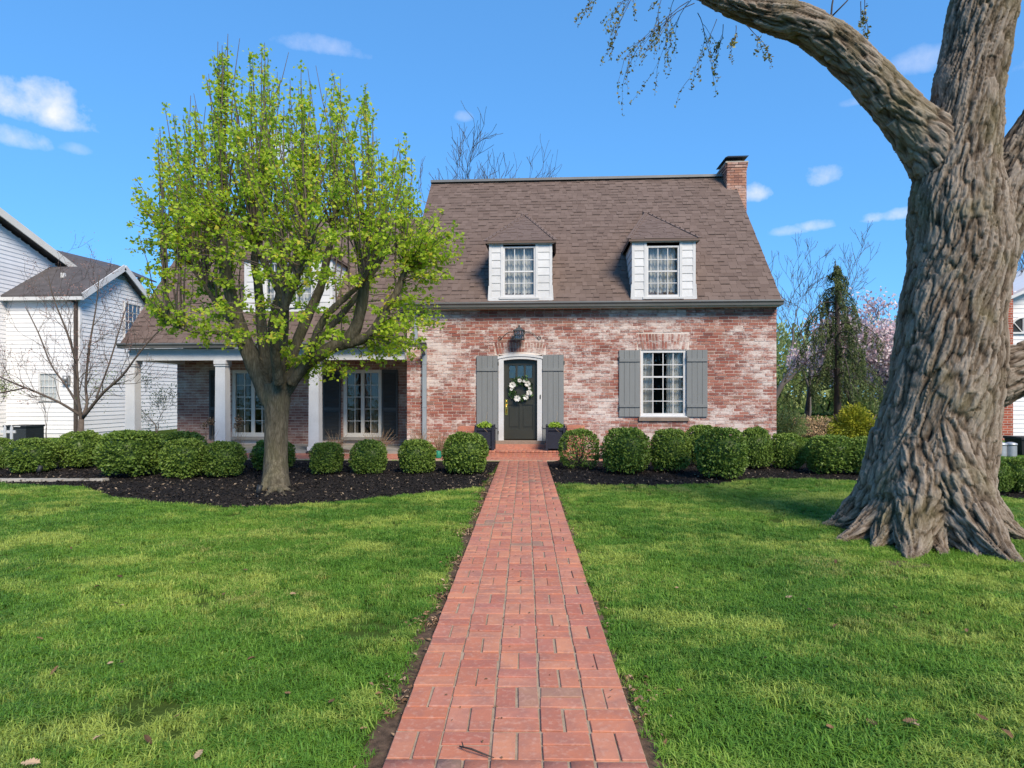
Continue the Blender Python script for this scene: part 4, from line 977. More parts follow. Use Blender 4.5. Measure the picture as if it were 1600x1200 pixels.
    def twig(p, d, L, r, lev=0):
        n = 9; pts = [p.copy()]; dd = d.normalized()
        for i in range(n):
            dd = (dd+Vector((rng.uniform(-.16, .16), rng.uniform(-.16, .16), rng.uniform(-.12, .05)-.06))).normalized(); p = p+dd*L/n; pts.append(p.copy())
            if i > 1:
                for _ in range(rng.choice((1, 2, 3))): C.append(p+Vector([rng.uniform(-.02, .02) for _ in range(3)])); D.append(Vector([rng.uniform(-1, 1) for _ in range(3)]))
            if lev < 1 and i > 0 and rng.random() < .62: twig(p.copy(), dd+Vector((rng.uniform(-.8, .5), rng.uniform(-.5, .5), rng.uniform(-.8, .2))), L*rng.uniform(.35, .6), r*.6, lev+1)
        tw.tube(pts, [r*(1-.75*i/n) for i in range(n+1)], 4, cap=False)
    limb = paths[1][0]
    for (px, py, dx, dz, L, k) in [(1085, 5, -1, -.25, 1.15, 1), (1080, 0, -.9, -.75, 1.0, 1), (1076, 2, -1, -.5, 1.2, 1), (1070, -10, -1, -.05, 1.2, 1), (1060, -12, -.7, -.9, .9, 1), (1090, 20, .45, -.8, .75, 0), (1130, 38, .1, -1, .55, 0), (1165, 38, .55, -.7, .5, 0), (1040, -20, -.5, -1, .8, 1), (1000, -30, -.6, -.8, .9, 1), (960, -40, -.8, -.45, .6, 1), (1120, 30, -.3, -1, .8, 0), (1150, 40, .2, -1, .35, 0), (1345, 2, .1, -1, .35, 0), (1350, -10, .1, -1, .5, 0)]:
        twig(P(px, py, YT+rng.uniform(-.15, .25)), Vector((dx, rng.uniform(-.3, .3), dz)), L*.82, .005)
    for (px, py) in ((1233, 20), (1300, 40)):
        b = P(px, py, YT); tw.tube([b, b+Vector((-.01, 0, .10)), b+Vector((.0, 0, .22)), b+Vector((.05, 0, .5))], [.014, .011, .009, .006], 5); tw.tube([b+Vector((0, 0, .1)), b+Vector((.15, 0, .25)), b+Vector((.35, 0, .5))], [.009, .007, .005], 5)
    tag(tw.build('twigs', M['dark_twig'], T), kind='stuff')
    n = len(C); o = link('buds', leaf_mesh('buds', [tuple(c) for c in C], [tuple(c) for c in D], unit(n), nr.uniform(.020, .046, n), .6, .2), M['bud_leaf'], T)
big_tree()
for (px, py, w, lab) in ((1412, 884, .22, 'bare soil patch in the grass before the old tree roots'), (1490, 934, .10, 'small bare soil patch on the lawn below the old tree'), (1395, 905, .12, 'tiny bare soil patch near the old tree roots')):
    q = G(px, py); g = MB(); g.poly([(q.x+math.cos(a*.4488)*w*(1+.35*mnoise.noise(Vector((a*1.7, px, 0)))), q.y+math.sin(a*.4488)*w*.55*(1+.35*mnoise.noise(Vector((a*1.3, px, 4)))), .014) for a in range(14)]); tag(g.build('soil_patch', M['soil']), lab, kind='structure')

# ------------------------------------------------------------------ the young leafy tree
def leafy_tree():
    YT = 10.0; T = empty('young_tree', G(430, 766), 'bright spring green tree with many upright stems in the mulch bed', 'tree')
    g = MB(); anchors = []     # (point, radius)
    def limb(d, n=5, sides=12):
        q = [PR(a[0], a[1], a[2], a[3]*.68) for a in d]; p, r = smooth_path([a for a, _ in q], [b for _, b in q], n); g.tube(p, r, sides)
        for a, b in zip(p, r): anchors.append((a, b))
        return p
    limb([(431, 782, YT, 84), (431, 762, YT, 66), (431, 740, YT, 56), (431, 700, YT, 51), (432, 660, YT, 52), (433, 625, YT, 58), (434, 600, YT, 58)], sides=18)
    for (px, py, r0) in ((400, 770, .09), (412, 778, .10), (450, 778, .09), (462, 770, .08), (436, 760, .08)):
        e = G(px, py); b = G(431, 764); dn = (e-b).normalized(); q, r = smooth_path([b+Vector((0, 0, .38)), b+dn*.17+Vector((0, 0, .16)), b+dn*.30+Vector((0, 0, .035)), e+dn*.12+Vector((0, 0, -.03))], [.12, r0, r0*.6, .02], 4); g.tube(q, r, 10)
    L = [[(424, 630, YT, 44), (405, 590, YT, 38), (388, 550, YT-.05, 36), (374, 510, YT-.1, 34), (360, 460, YT-.2, 28), (350, 410, YT-.25, 26), (346, 365, YT-.3, 20)],
         [(428, 620, YT+.1, 30), (415, 560, YT+.15, 26), (408, 500, YT+.2, 24), (404, 450, YT+.3, 20), (398, 400, YT+.3, 17), (412, 350, YT+.35, 12)],
         [(432, 620, YT-.1, 30), (440, 560, YT-.2, 24), (444, 500, YT-.3, 22), (440, 460, YT-.4, 24), (418, 420, YT-.45, 18), (400, 385, YT-.5, 13)],
         [(440, 480, YT-.35, 20), (462, 440, YT-.4, 18), (468, 395, YT-.4, 15), (472, 360, YT-.45, 12)],
         [(438, 620, YT+.2, 30), (458, 550, YT+.4, 26), (478, 500, YT+.5, 24), (500, 450, YT+.6, 20), (512, 400, YT+.6, 17), (520, 360, YT+.65, 13)],
         [(443, 610, YT, 40), (475, 570, YT-.05, 34), (520, 542, YT-.1, 30), (552, 520, YT-.15, 28), (566, 470, YT-.2, 26), (572, 420, YT-.2, 24), (580, 385, YT-.25, 17)],
         [(530, 540, YT-.1, 26), (575, 525, YT-.1, 22), (600, 490, YT-.1, 21), (620, 455, YT-.1, 17), (634, 420, YT-.1, 12)],
         [(455, 600, YT-.15, 24), (480, 560, YT-.3, 19), (505, 500, YT-.45, 17), (540, 465, YT-.5, 14), (570, 440, YT-.6, 11)],
         [(378, 520, YT-.1, 18), (350, 490, YT, 13), (322, 450, YT+.1, 10), (300, 420, YT+.1, 7)],
         [(385, 540, YT, 12), (350, 522, YT-.1, 9), (300, 518, YT-.2, 6), (260, 505, YT-.25, 4)],
         [(430, 600, YT+.3, 26), (425, 520, YT+.7, 22), (440, 450, YT+1.0, 18), (470, 390, YT+1.1, 12)],
         [(436, 600, YT-.3, 24), (430, 530, YT-.7, 20), (455, 455, YT-1.0, 16), (480, 400, YT-1.1, 11)],
         [(445, 600, YT+.2, 24), (500, 530, YT+.6, 18), (560, 460, YT+.9, 13), (600, 400, YT+1.0, 9)],
         [(425, 600, YT+.2, 24), (380, 520, YT+.6, 18), (330, 450, YT+.9, 13), (300, 390, YT+1.0, 9)]]
    ends = []
    for d in L: ends.append(limb(d)[-1])
    # upright sprouts from the knuckles and side twigs filling the crown outline
    tw = MB(); C, D = [], []
    outline = [(180, 372), (205, 285), (255, 165), (300, 130), (345, 52), (395, 70), (428, 28), (470, 95), (500, 90), (520, 115), (568, 100), (605, 190), (640, 215), (672, 290), (725, 365), (712, 440), (700, 500), (655, 565), (560, 585), (480, 600), (440, 560), (380, 545), (300, 540), (240, 505), (215, 440)]
    def half_at(py):   # crown limits at a picture height, in metres about the trunk
        xs = []
        for i in range(len(outline)):
            (x0, y0), (x1, y1) = outline[i], outline[(i+1) % len(outline)]
            if (y0 > py) != (y1 > py): xs.append(x0+(x1-x0)*(py-y0)/(y1-y0))
        return (min(xs), max(xs)) if len(xs) >= 2 else None
    anc = [a for a in anchors if a[0].z > 2.0]
    def leafy(p0, p1, up, L_leaf, nleaf, r0, start=.25):
        mid = (p0+p1)/2+up; n = 7; pts = []
        for i in range(n+1):
            t = i/n; q = p0*(1-t)**2+mid*2*t*(1-t)+p1*t*t; pts.append(q+Vector((rng.uniform(-.03, .03), rng.uniform(-.03, .03), rng.uniform(-.02, .02)))*(1 if 0 < i < n else 0))
        tw.tube(pts, [r0*(1-.8*i/n) for i in range(n+1)], 4, cap=False)
        Lr = (p1-p0).length
        nodes = [start+(1-start)*rng.random()**.8 for _ in range(max(3, nleaf//7))]
        for _ in range(nleaf):
            t = rng.choice(nodes); i = min(int(t*n), n-1); q = pts[i].lerp(pts[i+1], t*n-i); off = Vector((rng.gauss(0, 1), rng.gauss(0, 1), rng.gauss(0, .8)))*(.030+.035*rng.random())
            C.append(q+off); D.append(off.normalized()+Vector((0, 0, -.35+rng.uniform(-.4, .4))))
    SPIRES = [(262, 158), (302, 138), (347, 50), (392, 74), (428, 26), (472, 90), (522, 112), (570, 98), (636, 210), (212, 270), (602, 205)]
    cnt = 0
    while cnt < 690:
        py = 45+555*rng.random()**.85; hl = half_at(py)
        if not hl: continue
        if rng.random() > (hl[1]-hl[0])/440+.12: continue
        u = rng.uniform(-1, 1); cx = (hl[0]+hl[1])/2; hw = (hl[1]-hl[0])/2*YT/FPX
        if py < 310 and not any(abs(cx+u*(hl[1]-hl[0])/2-sx) < 9+(py-sy)*.17 and py > sy for sx, sy in SPIRES): continue
        xoff = u*(hl[1]-hl[0])/2; dep = rng.uniform(-1, 1)*math.sqrt(max(0, 1-u*u))*min(hw, 2.3)
        tip = P(cx+xoff, py, YT+dep*.95)
        if py > 440 and abs(u) < .5 and rng.random() < .62: continue
        bst = None; bd = 1e9
        for a, r in anc:
            dz = tip.z-a.z; h = math.hypot(tip.x-a.x, tip.y-a.y); dd = h*1.9+abs(dz)*(.55 if dz > 0 else 2.2)
            if dd < bd: bd = dd; bst = a
        h = (tip-bst).length
        if h > 3.3: continue
        leafy(bst, tip, Vector((0, 0, -.10*h if tip.z-bst.z > h*.6 else .08*h)), 0, int(28+h*25), .006+.0055*h, .12 if h < 1.2 else .30); cnt += 1
    for e in ends[:8]:     # tall leaders
        for k in range(5):
            for _ in range(20):
                tx, ty = rng.uniform(300, 640), rng.uniform(50, 260); hl = half_at(ty)
                if hl and hl[0] < tx < hl[1] and abs(P(tx, ty, YT).x-e.x) < 1.1: break
            else: continue
            leafy(e, P(tx, ty, e.y+rng.uniform(-.6, .6)), Vector((0, 0, -.2)), 0, 70, .02, .2)
    tmp = bpy.data.meshes.new('tmp'); tmp.from_pydata(g.v, [], g.f); tmp.update(); ob = bpy.data.objects.new('tmp', tmp); col.objects.link(ob)
    md = ob.modifiers.new('r', 'REMESH'); md.mode = 'VOXEL'; md.voxel_size = .017; md.use_smooth_shade = True
    sm_ = ob.modifiers.new('s', 'SMOOTH'); sm_.iterations = 5; sm_.factor = .5
    me = bpy.data.meshes.new_from_object(ob.evaluated_get(bpy.context.evaluated_depsgraph_get())); bpy.data.objects.remove(ob); me.materials.clear()
    nv = len(me.vertices); co = np.empty(nv*3, np.float32); me.vertices.foreach_get('co', co); co = co.reshape(-1, 3); no = np.empty(nv*3, np.float32); me.vertex_normals.foreach_get('vector', no); no = no.reshape(-1, 3)
    dsp = np.array([mnoise.noise(Vector((c[0]*9, c[1]*9, c[2]*2.2)))*.6+mnoise.noise(Vector((c[0]*26, c[1]*26, c[2]*6)))*.5 for c in co])
    me.vertices.foreach_set('co', (co+no*(dsp*.016)[:, None]).astype(np.float32).ravel()); me.polygons.foreach_set('use_smooth', np.ones(len(me.polygons), bool)); me.update()
    link('trunk', me, M['young_bark'], T); tag(tw.build('twigs', M['twig'], T), kind='stuff')
    n = len(C); print('young tree leaves', n); d = np.array([tuple(c) for c in D]); nn = unit(n)*.8; nn[:, 2] += .7
    link('crown', leaf_mesh('crown', [tuple(c) for c in C], d, nn, nr.uniform(.030, .074, n), .85, .12, lobed=True), M['spring_leaf'], T)
leafy_tree()

# ------------------------------------------------------------------ clipped shrubs
def shrub_mesh(seed, n=5200, hollow=0.0):
    r = np.random.default_rng(seed); d = r.normal(size=(n, 3)); d /= np.linalg.norm(d, axis=1, keepdims=True); d[:, 2] = np.where(d[:, 2] < -.75, -d[:, 2], d[:, 2])
    sq = (np.abs(d)**2.8).sum(1)**(-1/2.8); lum = np.array([mnoise.noise(Vector(v)*2.6+Vector((seed*9, 0, 0))) for v in d]); fine = np.array([mnoise.noise(Vector(v)*9+Vector((seed*5, 2, 0))) for v in d])
    rad = sq*(1+.10*lum+.09*fine)*(1-.16*r.random(n)**1.5)
    p = d*rad[:, None]*np.array([.5, .5, .5]); p[:, 2] += .5
    keep = (fine > -.32) | (r.random(n) < .25)
    if hollow: keep &= (lum < .18) | (r.random(n) < 1-hollow)
    p, d, fine = p[keep], d[keep], fine[keep]; m = len(p); dr = d+r.normal(size=(m, 3))*.75; nn = d*.6+r.normal(size=(m, 3))*.7+np.array([0, 0, .5])
    up = np.clip(p[:, 2], 0, 1); rn = np.clip(.36+.30*r.random(m)+.22*fine+.30*(up-.45)*r.random(m), .02, .98)  # leaf colour lightens towards the top, painting in light from above
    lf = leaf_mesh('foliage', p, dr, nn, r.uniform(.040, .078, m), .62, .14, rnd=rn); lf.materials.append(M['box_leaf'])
    g = MB()
    for i in range(26):
        a = r.uniform(0, 6.28); el = r.uniform(.1, 1.3); e = Vector((math.cos(a)*math.cos(el)*.42, math.sin(a)*math.cos(el)*.42, .12+.75*abs(math.sin(el))))
        g.tube([(math.cos(a)*.04, math.sin(a)*.04, -.02), tuple(e*.5+Vector((0, 0, .03))), tuple(e)], [.016, .011, .004], 4)
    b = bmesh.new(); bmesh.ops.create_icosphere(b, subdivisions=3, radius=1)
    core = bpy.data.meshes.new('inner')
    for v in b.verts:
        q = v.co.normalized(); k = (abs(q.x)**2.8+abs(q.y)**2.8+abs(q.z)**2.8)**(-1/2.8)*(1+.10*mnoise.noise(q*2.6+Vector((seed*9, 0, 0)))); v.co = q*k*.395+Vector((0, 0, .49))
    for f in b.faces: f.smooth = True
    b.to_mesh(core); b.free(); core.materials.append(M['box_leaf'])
    base = len(g.v); me2 = bpy.data.meshes.new('stems'); me2.from_pydata(g.v, [], g.f); me2.update(); me2.materials.append(M['dark_twig'])
    return lf, me2, core
shrubs = [shrub_mesh(i+1) for i in range(5)]+[shrub_mesh(9, 4200, .4)]
SH = [(2, 741, 44, 684, 0, 'boxwood ball at the end of the row beside the picket fence'), (51, 748, 80, 684, 1, 'boxwood ball behind the spotlight near the stone edging'), (127, 741, 76, 673, 2, 'boxwood ball in front of the bare branching tree'),
      (205, 755, 106, 671, 3, 'largest boxwood ball below the corner porch column'), (283, 742, 84, 674, 0, 'boxwood ball half hidden behind two others by the porch'), (289, 756, 80, 684, 1, 'boxwood ball beside the largest one, before the porch'),
      (350, 754, 68, 689, 2, 'boxwood ball below the middle porch column'), (427, 744, 72, 686, 4, 'boxwood ball half hidden behind the young tree trunk'), (510, 749, 56, 690, 3, 'small boxwood ball below the porch column nearest the brick wall'),
      (576, 750, 63, 687, 0, 'boxwood ball before the porch shutter and dry stems'), (652, 749, 65, 686, 1, 'boxwood ball below the long downspout'), (727, 750, 79, 675, 2, 'boxwood ball beside the walk, porch side'),
      (905, 741, 72, 670, 5, 'sparse brownish boxwood beside the walk under the brick pier'), (978, 749, 82, 667, 4, 'boxwood ball below the shutter next to the front door'), (1047, 746, 70, 669, 3, 'boxwood ball below the middle of the house window'),
      (1098, 736, 66, 664, 0, 'boxwood half hidden behind the squarish one below the shutter'), (1128, 757, 89, 667, 1, 'large squarish boxwood below the far shutter'), (1181, 741, 54, 667, 2, 'narrow boxwood below the house corner'),
      (1229, 741, 60, 676, 4, 'boxwood ball just past the house corner'), (1299, 749, 86, 679, 3, 'wide boxwood in front of the weeping spruce'), (1353, 751, 60, 682, 0, 'boxwood against the edge of the old trunk'),
      (1553, 779, 50, 718, 2, 'low clipped shrub between the old trunk and the next one'), (1592, 779, 54, 714, 4, 'yellowish clipped shrub at the edge of the picture past the old trunk')]
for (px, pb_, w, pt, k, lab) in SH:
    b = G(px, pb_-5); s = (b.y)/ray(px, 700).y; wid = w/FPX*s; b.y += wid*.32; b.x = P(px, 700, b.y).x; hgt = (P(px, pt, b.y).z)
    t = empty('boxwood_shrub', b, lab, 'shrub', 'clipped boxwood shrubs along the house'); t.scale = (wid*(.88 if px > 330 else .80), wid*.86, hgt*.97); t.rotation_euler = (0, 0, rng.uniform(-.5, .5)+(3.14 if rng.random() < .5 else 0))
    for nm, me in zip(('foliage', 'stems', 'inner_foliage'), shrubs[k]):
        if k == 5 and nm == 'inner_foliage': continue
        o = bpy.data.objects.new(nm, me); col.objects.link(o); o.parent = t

# ------------------------------------------------------------------ bare and blossoming trees
def grow(g, p, d, L, r, lev, maxlev, tips, spread=.6, up=.12, kids=(2, 4), seg=5, wob=.12, minr=.003):
    pts = [p.copy()]; rad = [r]; dd = d.normalized(); starts = []
    for i in range(seg):
        dd = (dd+Vector((rng.gauss(0, wob), rng.gauss(0, wob), rng.gauss(0, wob)+up*.3))).normalized(); p = p+dd*L/seg; pts.append(p.copy()); rad.append(max(r*(1-.5*(i+1)/seg), minr*.8))
        if i >= 1: starts.append((p.copy(), dd.copy(), rad[-1]))
    g.tube(pts, rad, 8 if r > .06 else 5 if r > .015 else 3, cap=False)
    if lev >= maxlev: tips.append((pts[-1], dd)); tips.append((pts[len(pts)//2], dd)); return
    n = rng.randint(*kids)
    for k in range(n):
        q, e, rr = starts[-1] if k == 0 else starts[rng.randrange(len(starts))]
        a = e.orthogonal().normalized(); a.rotate(Matrix.Rotation(rng.uniform(0, 6.283), 3, e)); nd_ = (e+a*spread*rng.uniform(.6, 1.3)+Vector((0, 0, up))).normalized()
        grow(g, q, nd_, L*rng.uniform(.58, .82), max(rr*rng.uniform(.6, .8), minr), lev+1, maxlev, tips, spread, up, kids, seg, wob, minr)
def bare_tree(name, base, h, r, label, mat, maxlev=5, group=None, spread=.55, lean=(0, 0), kids=(2, 4), minr=.006, leafm=None, lsize=(.03, .06), per=3, lname='leaves', spr=.12, trunk=.32, up=.12):
    T = empty(name, base, label, 'tree', group); g = MB(); tips = []
    b = Vector((base[0], base[1], -.05)); d = Vector((lean[0], lean[1], 1)).normalized()
    grow(g, b, d, h*trunk, r, 0, maxlev, tips, spread, up, kids, minr=minr)
    g.build('branches', mat, T)
    if leafm:
        C, D = [], []
        for q, e in tips:
            for _ in range(per): C.append(tuple(q+Vector((rng.gauss(0, spr), rng.gauss(0, spr), rng.gauss(0, spr))))); D.append(tuple(e+Vector((rng.uniform(-1, 1), rng.uniform(-1, 1), rng.uniform(-.6, 1)))))
        n = len(C); link(lname, leaf_mesh(lname, C, D, unit(n), nr.uniform(lsize[0], lsize[1], n), .6, .2), leafm, T)
    return T
rng.seed(21)
# small multi-stemmed tree before the white neighbour
def dogwood():
    Y = 14.6; T = empty('bare_small_tree', P(125, 680, Y)*1.0, 'small bare tree with wide forking branches before the white house', 'tree'); T.location.z = 0
    g = MB(); tips = []
    def br(d, sub=True):
        q = [PR(a, b, Y+dy, w*.62) for a, b, dy, w in d]; p, r = smooth_path([x for x, _ in q], [y for _, y in q], 4); g.tube(p, r, 7)
        if sub:
            for i in range(4, len(p)-1, 2):
                for _ in range(2):
                    e = (p[i+1]-p[i]).normalized(); a = e.orthogonal().normalized(); a.rotate(Matrix.Rotation(rng.uniform(0, 6.283), 3, e)); grow(g, p[i], (e+a*.9+Vector((0, 0, .35))), rng.uniform(.35, .7), max(r[i]*.4, .006), 0, 2, tips, .7, .2, (2, 3), 4, .16, .004)
    z0 = P(126, 690, Y).z; g.tube([Vector((P(124, 690, Y).x, Y, -.05)), P(125, 690, Y), P(127, 655, Y)], [.10, .08, .06], 9)
    br([(127, 658, 0, 10), (122, 620, -.1, 7), (119, 570, -.2, 6), (105, 520, -.3, 5), (85, 470, -.4, 3), (75, 430, -.4, 2)])
    br([(128, 655, 0, 10), (136, 630, .2, 7), (134, 600, .3, 6), (140, 540, .4, 5), (150, 480, .4, 3), (155, 430, .4, 2)])
    br([(130, 652, 0, 9), (160, 615, -.2, 7), (190, 588, -.3, 6), (215, 555, -.4, 4), (245, 520, -.4, 3), (285, 490, -.5, 2)])
    br([(127, 650, 0, 8), (95, 630, -.3, 6), (55, 612, -.5, 5), (20, 598, -.6, 4), (-40, 570, -.7, 3)])
    br([(126, 640, .1, 7), (105, 605, .5, 5), (80, 570, .7, 4), (60, 520, .9, 3), (40, 480, 1, 2)])
    br([(150, 622, 0, 5), (170, 570, .3, 4), (185, 520, .4, 3), (200, 470, .4, 2)])
    br([(40, 606, -.5, 4), (10, 612, -.6, 4), (-30, 620, -.6, 3)])
    g.build('branches', M['twig'], T); C = [tuple(q+Vector((rng.gauss(0, .05), rng.gauss(0, .05), rng.gauss(0, .05)))) for q, e in tips for _ in range(3)]; n = len(C)
    link('buds', leaf_mesh('buds', C, unit(n), unit(n), nr.uniform(.018, .035, n), .7, .2), M['red_bud'], T)
dogwood()
bare_tree('twiggy_shrub', P(248, 690, 17.0)*1.0, 2.9, .035, 'thin pale leaved shrub seen through the open porch end', M['twig'], 5, spread=.7, leafm=M['pale_leaf'], lsize=(.03, .06), per=3, kids=(2, 4), minr=.004, lean=(-.3, 0)).location.z = 0
bare_tree('sapling', P(70, 690, 15.4), 2.3, .022, 'slender bare sapling in front of the lower white house window', M['twig'], 3, spread=.45, minr=.004, kids=(2, 3))
bare_tree('pale_shrub', P(-25, 690, 15.5), 2.2, .03, 'pale leaved twiggy shrub at the edge beside the picket fence', M['twig'], 5, spread=.75, leafm=M['pale_leaf'], per=3, minr=.004)
for (px, pt, Y, r, lab) in ((735, 195, 38, .30, 'tallest bare tree rising behind the roof ridge'), (800, 222, 40, .22, 'bare tree behind the ridge, nearer the chimney'), (690, 245, 36, .2, 'low spreading bare tree behind the ridge by the green crown'), (842, 240, 44, .2, 'fine twigged bare tree behind the middle of the ridge')):
    b = P(px, 640, Y); hh = P(px, pt, Y).z; bare_tree('bare_tree', (b.x, Y, 0), hh*1.0, r, lab, M['far_twig'], 6, 'bare trees behind the house', .5, kids=(2, 4), minr=.013, trunk=.34)
for (px, pt, Y, r, lab) in ((1205, 335, 34, .2, 'bare tree beside the roof rake and the pink blossom'), (1262, 400, 40, .18, 'bare tree behind the pink blossom, near the spruce tip'), (1600, 330, 26, .2, 'bare branches behind the old tree above the white gable')):
    b = P(px, 640, Y); hh = P(px, pt, Y).z; bare_tree('bare_tree', (b.x, Y, 0), hh, r, lab, M['far_twig'], 6, 'bare trees beyond the house corner', .5, kids=(2, 3), minr=.011, trunk=.33)
# magnolia in blossom
for (px, pt, Y, lab, seed) in ((1345, 372, 25.0, 'pink blossoming magnolia behind the weeping spruce', 5), (1260, 455, 27.0, 'smaller pink magnolia between the house corner and the spruce', 8), (1418, 400, 26.0, 'pink blossoming magnolia half hidden behind the old trunk', 11)):
    rng.seed(seed); b = P(px, 640, Y); hh = P(px, pt, Y).z
    bare_tree('magnolia_tree', (b.x, Y, 0), hh*1.06, .15, lab, M['dark_twig'], 6, 'pink magnolias', .72, kids=(2, 4), minr=.009, leafm=M['pink'], lsize=(.09, .17), per=4, lname='blossoms', spr=.20, trunk=.25, up=.06)
# weeping spruce
def spruce():
    rng.seed(4); Y = 19.0; b = P(1308, 640, Y); top = P(1304, 408, Y).z; T = empty('weeping_spruce', (b.x, Y, 0), 'dark green weeping spruce with drooping boughs behind the shrubs', 'tree')
    g = MB(); g.tube([(b.x, Y, -.05), (b.x+.03, Y, top*.5), (b.x-.02, Y, top*.85), (b.x-.06, Y, top)], [.12, .09, .045, .015], 8)
    C, D = [], []
    def strand(q, L):
        n = int(L/.03); dx, dy = rng.uniform(-.12, .12), rng.uniform(-.12, .12)
        for i in range(n):
            f = i/n; c = q+Vector((dx*f, dy*f, -L*f)); w = .075*(1-.55*f)
            for _ in range(4): a = rng.uniform(0, 6.283); C.append((c.x+math.cos(a)*w*.6, c.y+math.sin(a)*w*.6, c.z)); D.append((math.cos(a)*.7, math.sin(a)*.7, -.8))
    for k in range(38):
        f = (k+.5)/38; z = top*(.34+.64*f); R = (1.62*(1-f)**.8+.08)*rng.uniform(.6, 1.3)
        if f < .35 and rng.random() < .25: R *= 1.25
        a = k*2.4+rng.uniform(-.4, .4); dv = Vector((math.cos(a), math.sin(a), 0)); pts = []
        for i in range(8):
            t = i/7; pts.append(Vector((b.x, Y, z))+dv*R*t+Vector((0, 0, .22*R*math.sin(t*2.2)-.75*R*t*t)))
        g.tube(pts, [.028*(1-.8*i/7) for i in range(8)], 5)
        for i in range(1, 8):
            for _ in range(2 if i > 3 else 1): strand(pts[i].lerp(pts[i-1], rng.random())+Vector((rng.uniform(-.06, .06), rng.uniform(-.06, .06), 0)), rng.uniform(.25, .85)*(1.15-.7*f))
    for _ in range(60): z = top*rng.uniform(.9, 1.02); C.append((b.x-.05+rng.gauss(0, .03), Y+rng.gauss(0, .03), z)); D.append((rng.uniform(-1, 1), rng.uniform(-1, 1), .6))
    g.build('trunk', M['dark_twig'], T); n = len(C); link('needles', leaf_mesh('needles', C, D, unit(n), nr.uniform(.05, .10, n), .26, .1), M['spruce'], T)
spruce()
def leaf_mass(name, base, w, h, n, mat, label, cat='shrub', cone=.0, ls=(.05, .10), group=None, dy=None):
    T = empty(name, base, label, cat, group); d = unit(n); f = nr.random(n)**.4
    z = (d[:, 2]*.5*f+.5); k = (1-cone*z); lum = np.array([mnoise.noise(Vector(v)*2.3+Vector((base[0], 0, 3))) for v in d]); f = f*(1+.35*lum)
    C = np.stack([base[0]+d[:, 0]*w/2*f*k, base[1]+d[:, 1]*(dy or w)/2*f*k, base[2]+z*h*(1+.2*lum)], 1); C[:, 2] = np.maximum(C[:, 2], base[2]+.03)
    link('foliage', leaf_mesh('foliage', C, d+unit(n)*.7, unit(n)+np.array([0, 0, .6]), nr.uniform(ls[0], ls[1], n), .5, .15, rnd=np.clip(.5+.5*lum+nr.normal(0, .18, n), 0, 1)), mat, T)
    g = MB()
    for i in range(9): a = rng.uniform(0, 6.28); g.tube([(base[0], base[1], -.02), (base[0]+math.cos(a)*w*.15, base[1]+math.sin(a)*w*.15, h*.45), (base[0]+math.cos(a)*w*.3, base[1]+math.sin(a)*w*.3, h*.8)], [.03, .02, .008], 5)
    g.build('stems', M['twig'], T); return T
for px, pt, Y, w, lab in ((1335, 632, 17.0, 78, 'golden yellow cypress shrub at the foot of the spruce'), (1392, 645, 16.6, 60, 'second golden shrub partly behind the old trunk')):
    b = P(px, 690, Y); leaf_mass('golden_shrub', (b.x, Y, 0), w/FPX*Y*1.25, P(px, pt, Y).z*1.0, 7000, M['gold'], lab, cone=.55, ls=(.04, .09), group='golden shrubs')
for i, (px, pt, Y, w, m, lab) in enumerate([(1232, 640, 21, 60, 'pale_leaf', 'pale low bush just past the house corner'), (1270, 650, 23, 80, 'tan_twig', 'dry tan bush below the magnolia blossom')]):
    b = P(px, 690, Y); leaf_mass('garden_bush', (b.x, Y, 0), w/FPX*Y, P(px, pt, Y).z, 2500, M[m], lab)
for i, (px, pt, Y, w) in enumerate([(1210, 500, 46, 160), (1290, 520, 50, 170), (1380, 500, 48, 170), (1470, 520, 52, 180), (1560, 540, 50, 160), (1650, 520, 48, 190), (1130, 530, 52, 160)]):
    b = P(px, 690, Y); leaf_mass('background_tree', (b.x, Y, 0), w/FPX*Y, P(px, pt, Y).z, 5200, M['pale_leaf'], ['pale green tree glimpsed just past the house corner', 'pale green tree far behind the weeping spruce', 'pale green tree far behind the golden shrub', 'pale green tree far behind the old trunk', 'pale green tree far beyond the red brick chimney', 'pale green tree far off at the picture edge past the old trunk', 'pale green tree hidden mostly behind the main roof'][i], 'tree', ls=(.22, .42), group='pale trees in the distance')
for i, (x, Y, w, h) in enumerate([(-34, 44, 14, 4.5), (-24, 48, 14, 4.2), (-13, 46, 12, 4.0)]):
    leaf_mass('background_tree', (x, Y, 0), w, h, 4500, M['pale_leaf'], ['far green tree behind the white neighbouring house', 'far green tree between the white house and the porch', 'far green tree behind the porch wing'][i], 'tree', ls=(.22, .42), group='green trees far behind the wing')

# ------------------------------------------------------------------ white neighbouring house
rng.seed(3)
def clap(face, parent, z0, z1, a, b, fixed, rake=None, step=.152, skip=()):
    """boards along x (face 'y') or along y (face 'x'), each its own piece"""
    z = z0
    while z < z1-.03:
        lo, hi = a, b
        if rake: lo, hi = rake(z+step*.5)
        if hi-lo > .05:
            segs = [(lo, hi)]
            for (s0, s1, q0, q1) in skip:
                if z+step > q0 and z < q1: segs = [t for u, v in segs for t in ((u, min(v, s0)), (max(u, s1), v)) if t[1]-t[0] > .03]
            for u, v in segs:
                c = MB()
                if face == 'y': c.hexa([(u, fixed-.022, z), (v, fixed-.022, z), (v, fixed, z), (u, fixed, z), (u, fixed-.006, z+step-.004), (v, fixed-.006, z+step-.004), (v, fixed, z+step-.004), (u, fixed, z+step-.004)])
                else: c.hexa([(fixed, u, z), (fixed+.022, u, z), (fixed+.022, v, z), (fixed, v, z), (fixed, u, z+step-.004), (fixed+.006, u, z+step-.004), (fixed+.006, v, z+step-.004), (fixed, v, z+step-.004)])
                c.build('clapboard', M['vinyl'], parent)
        z += step
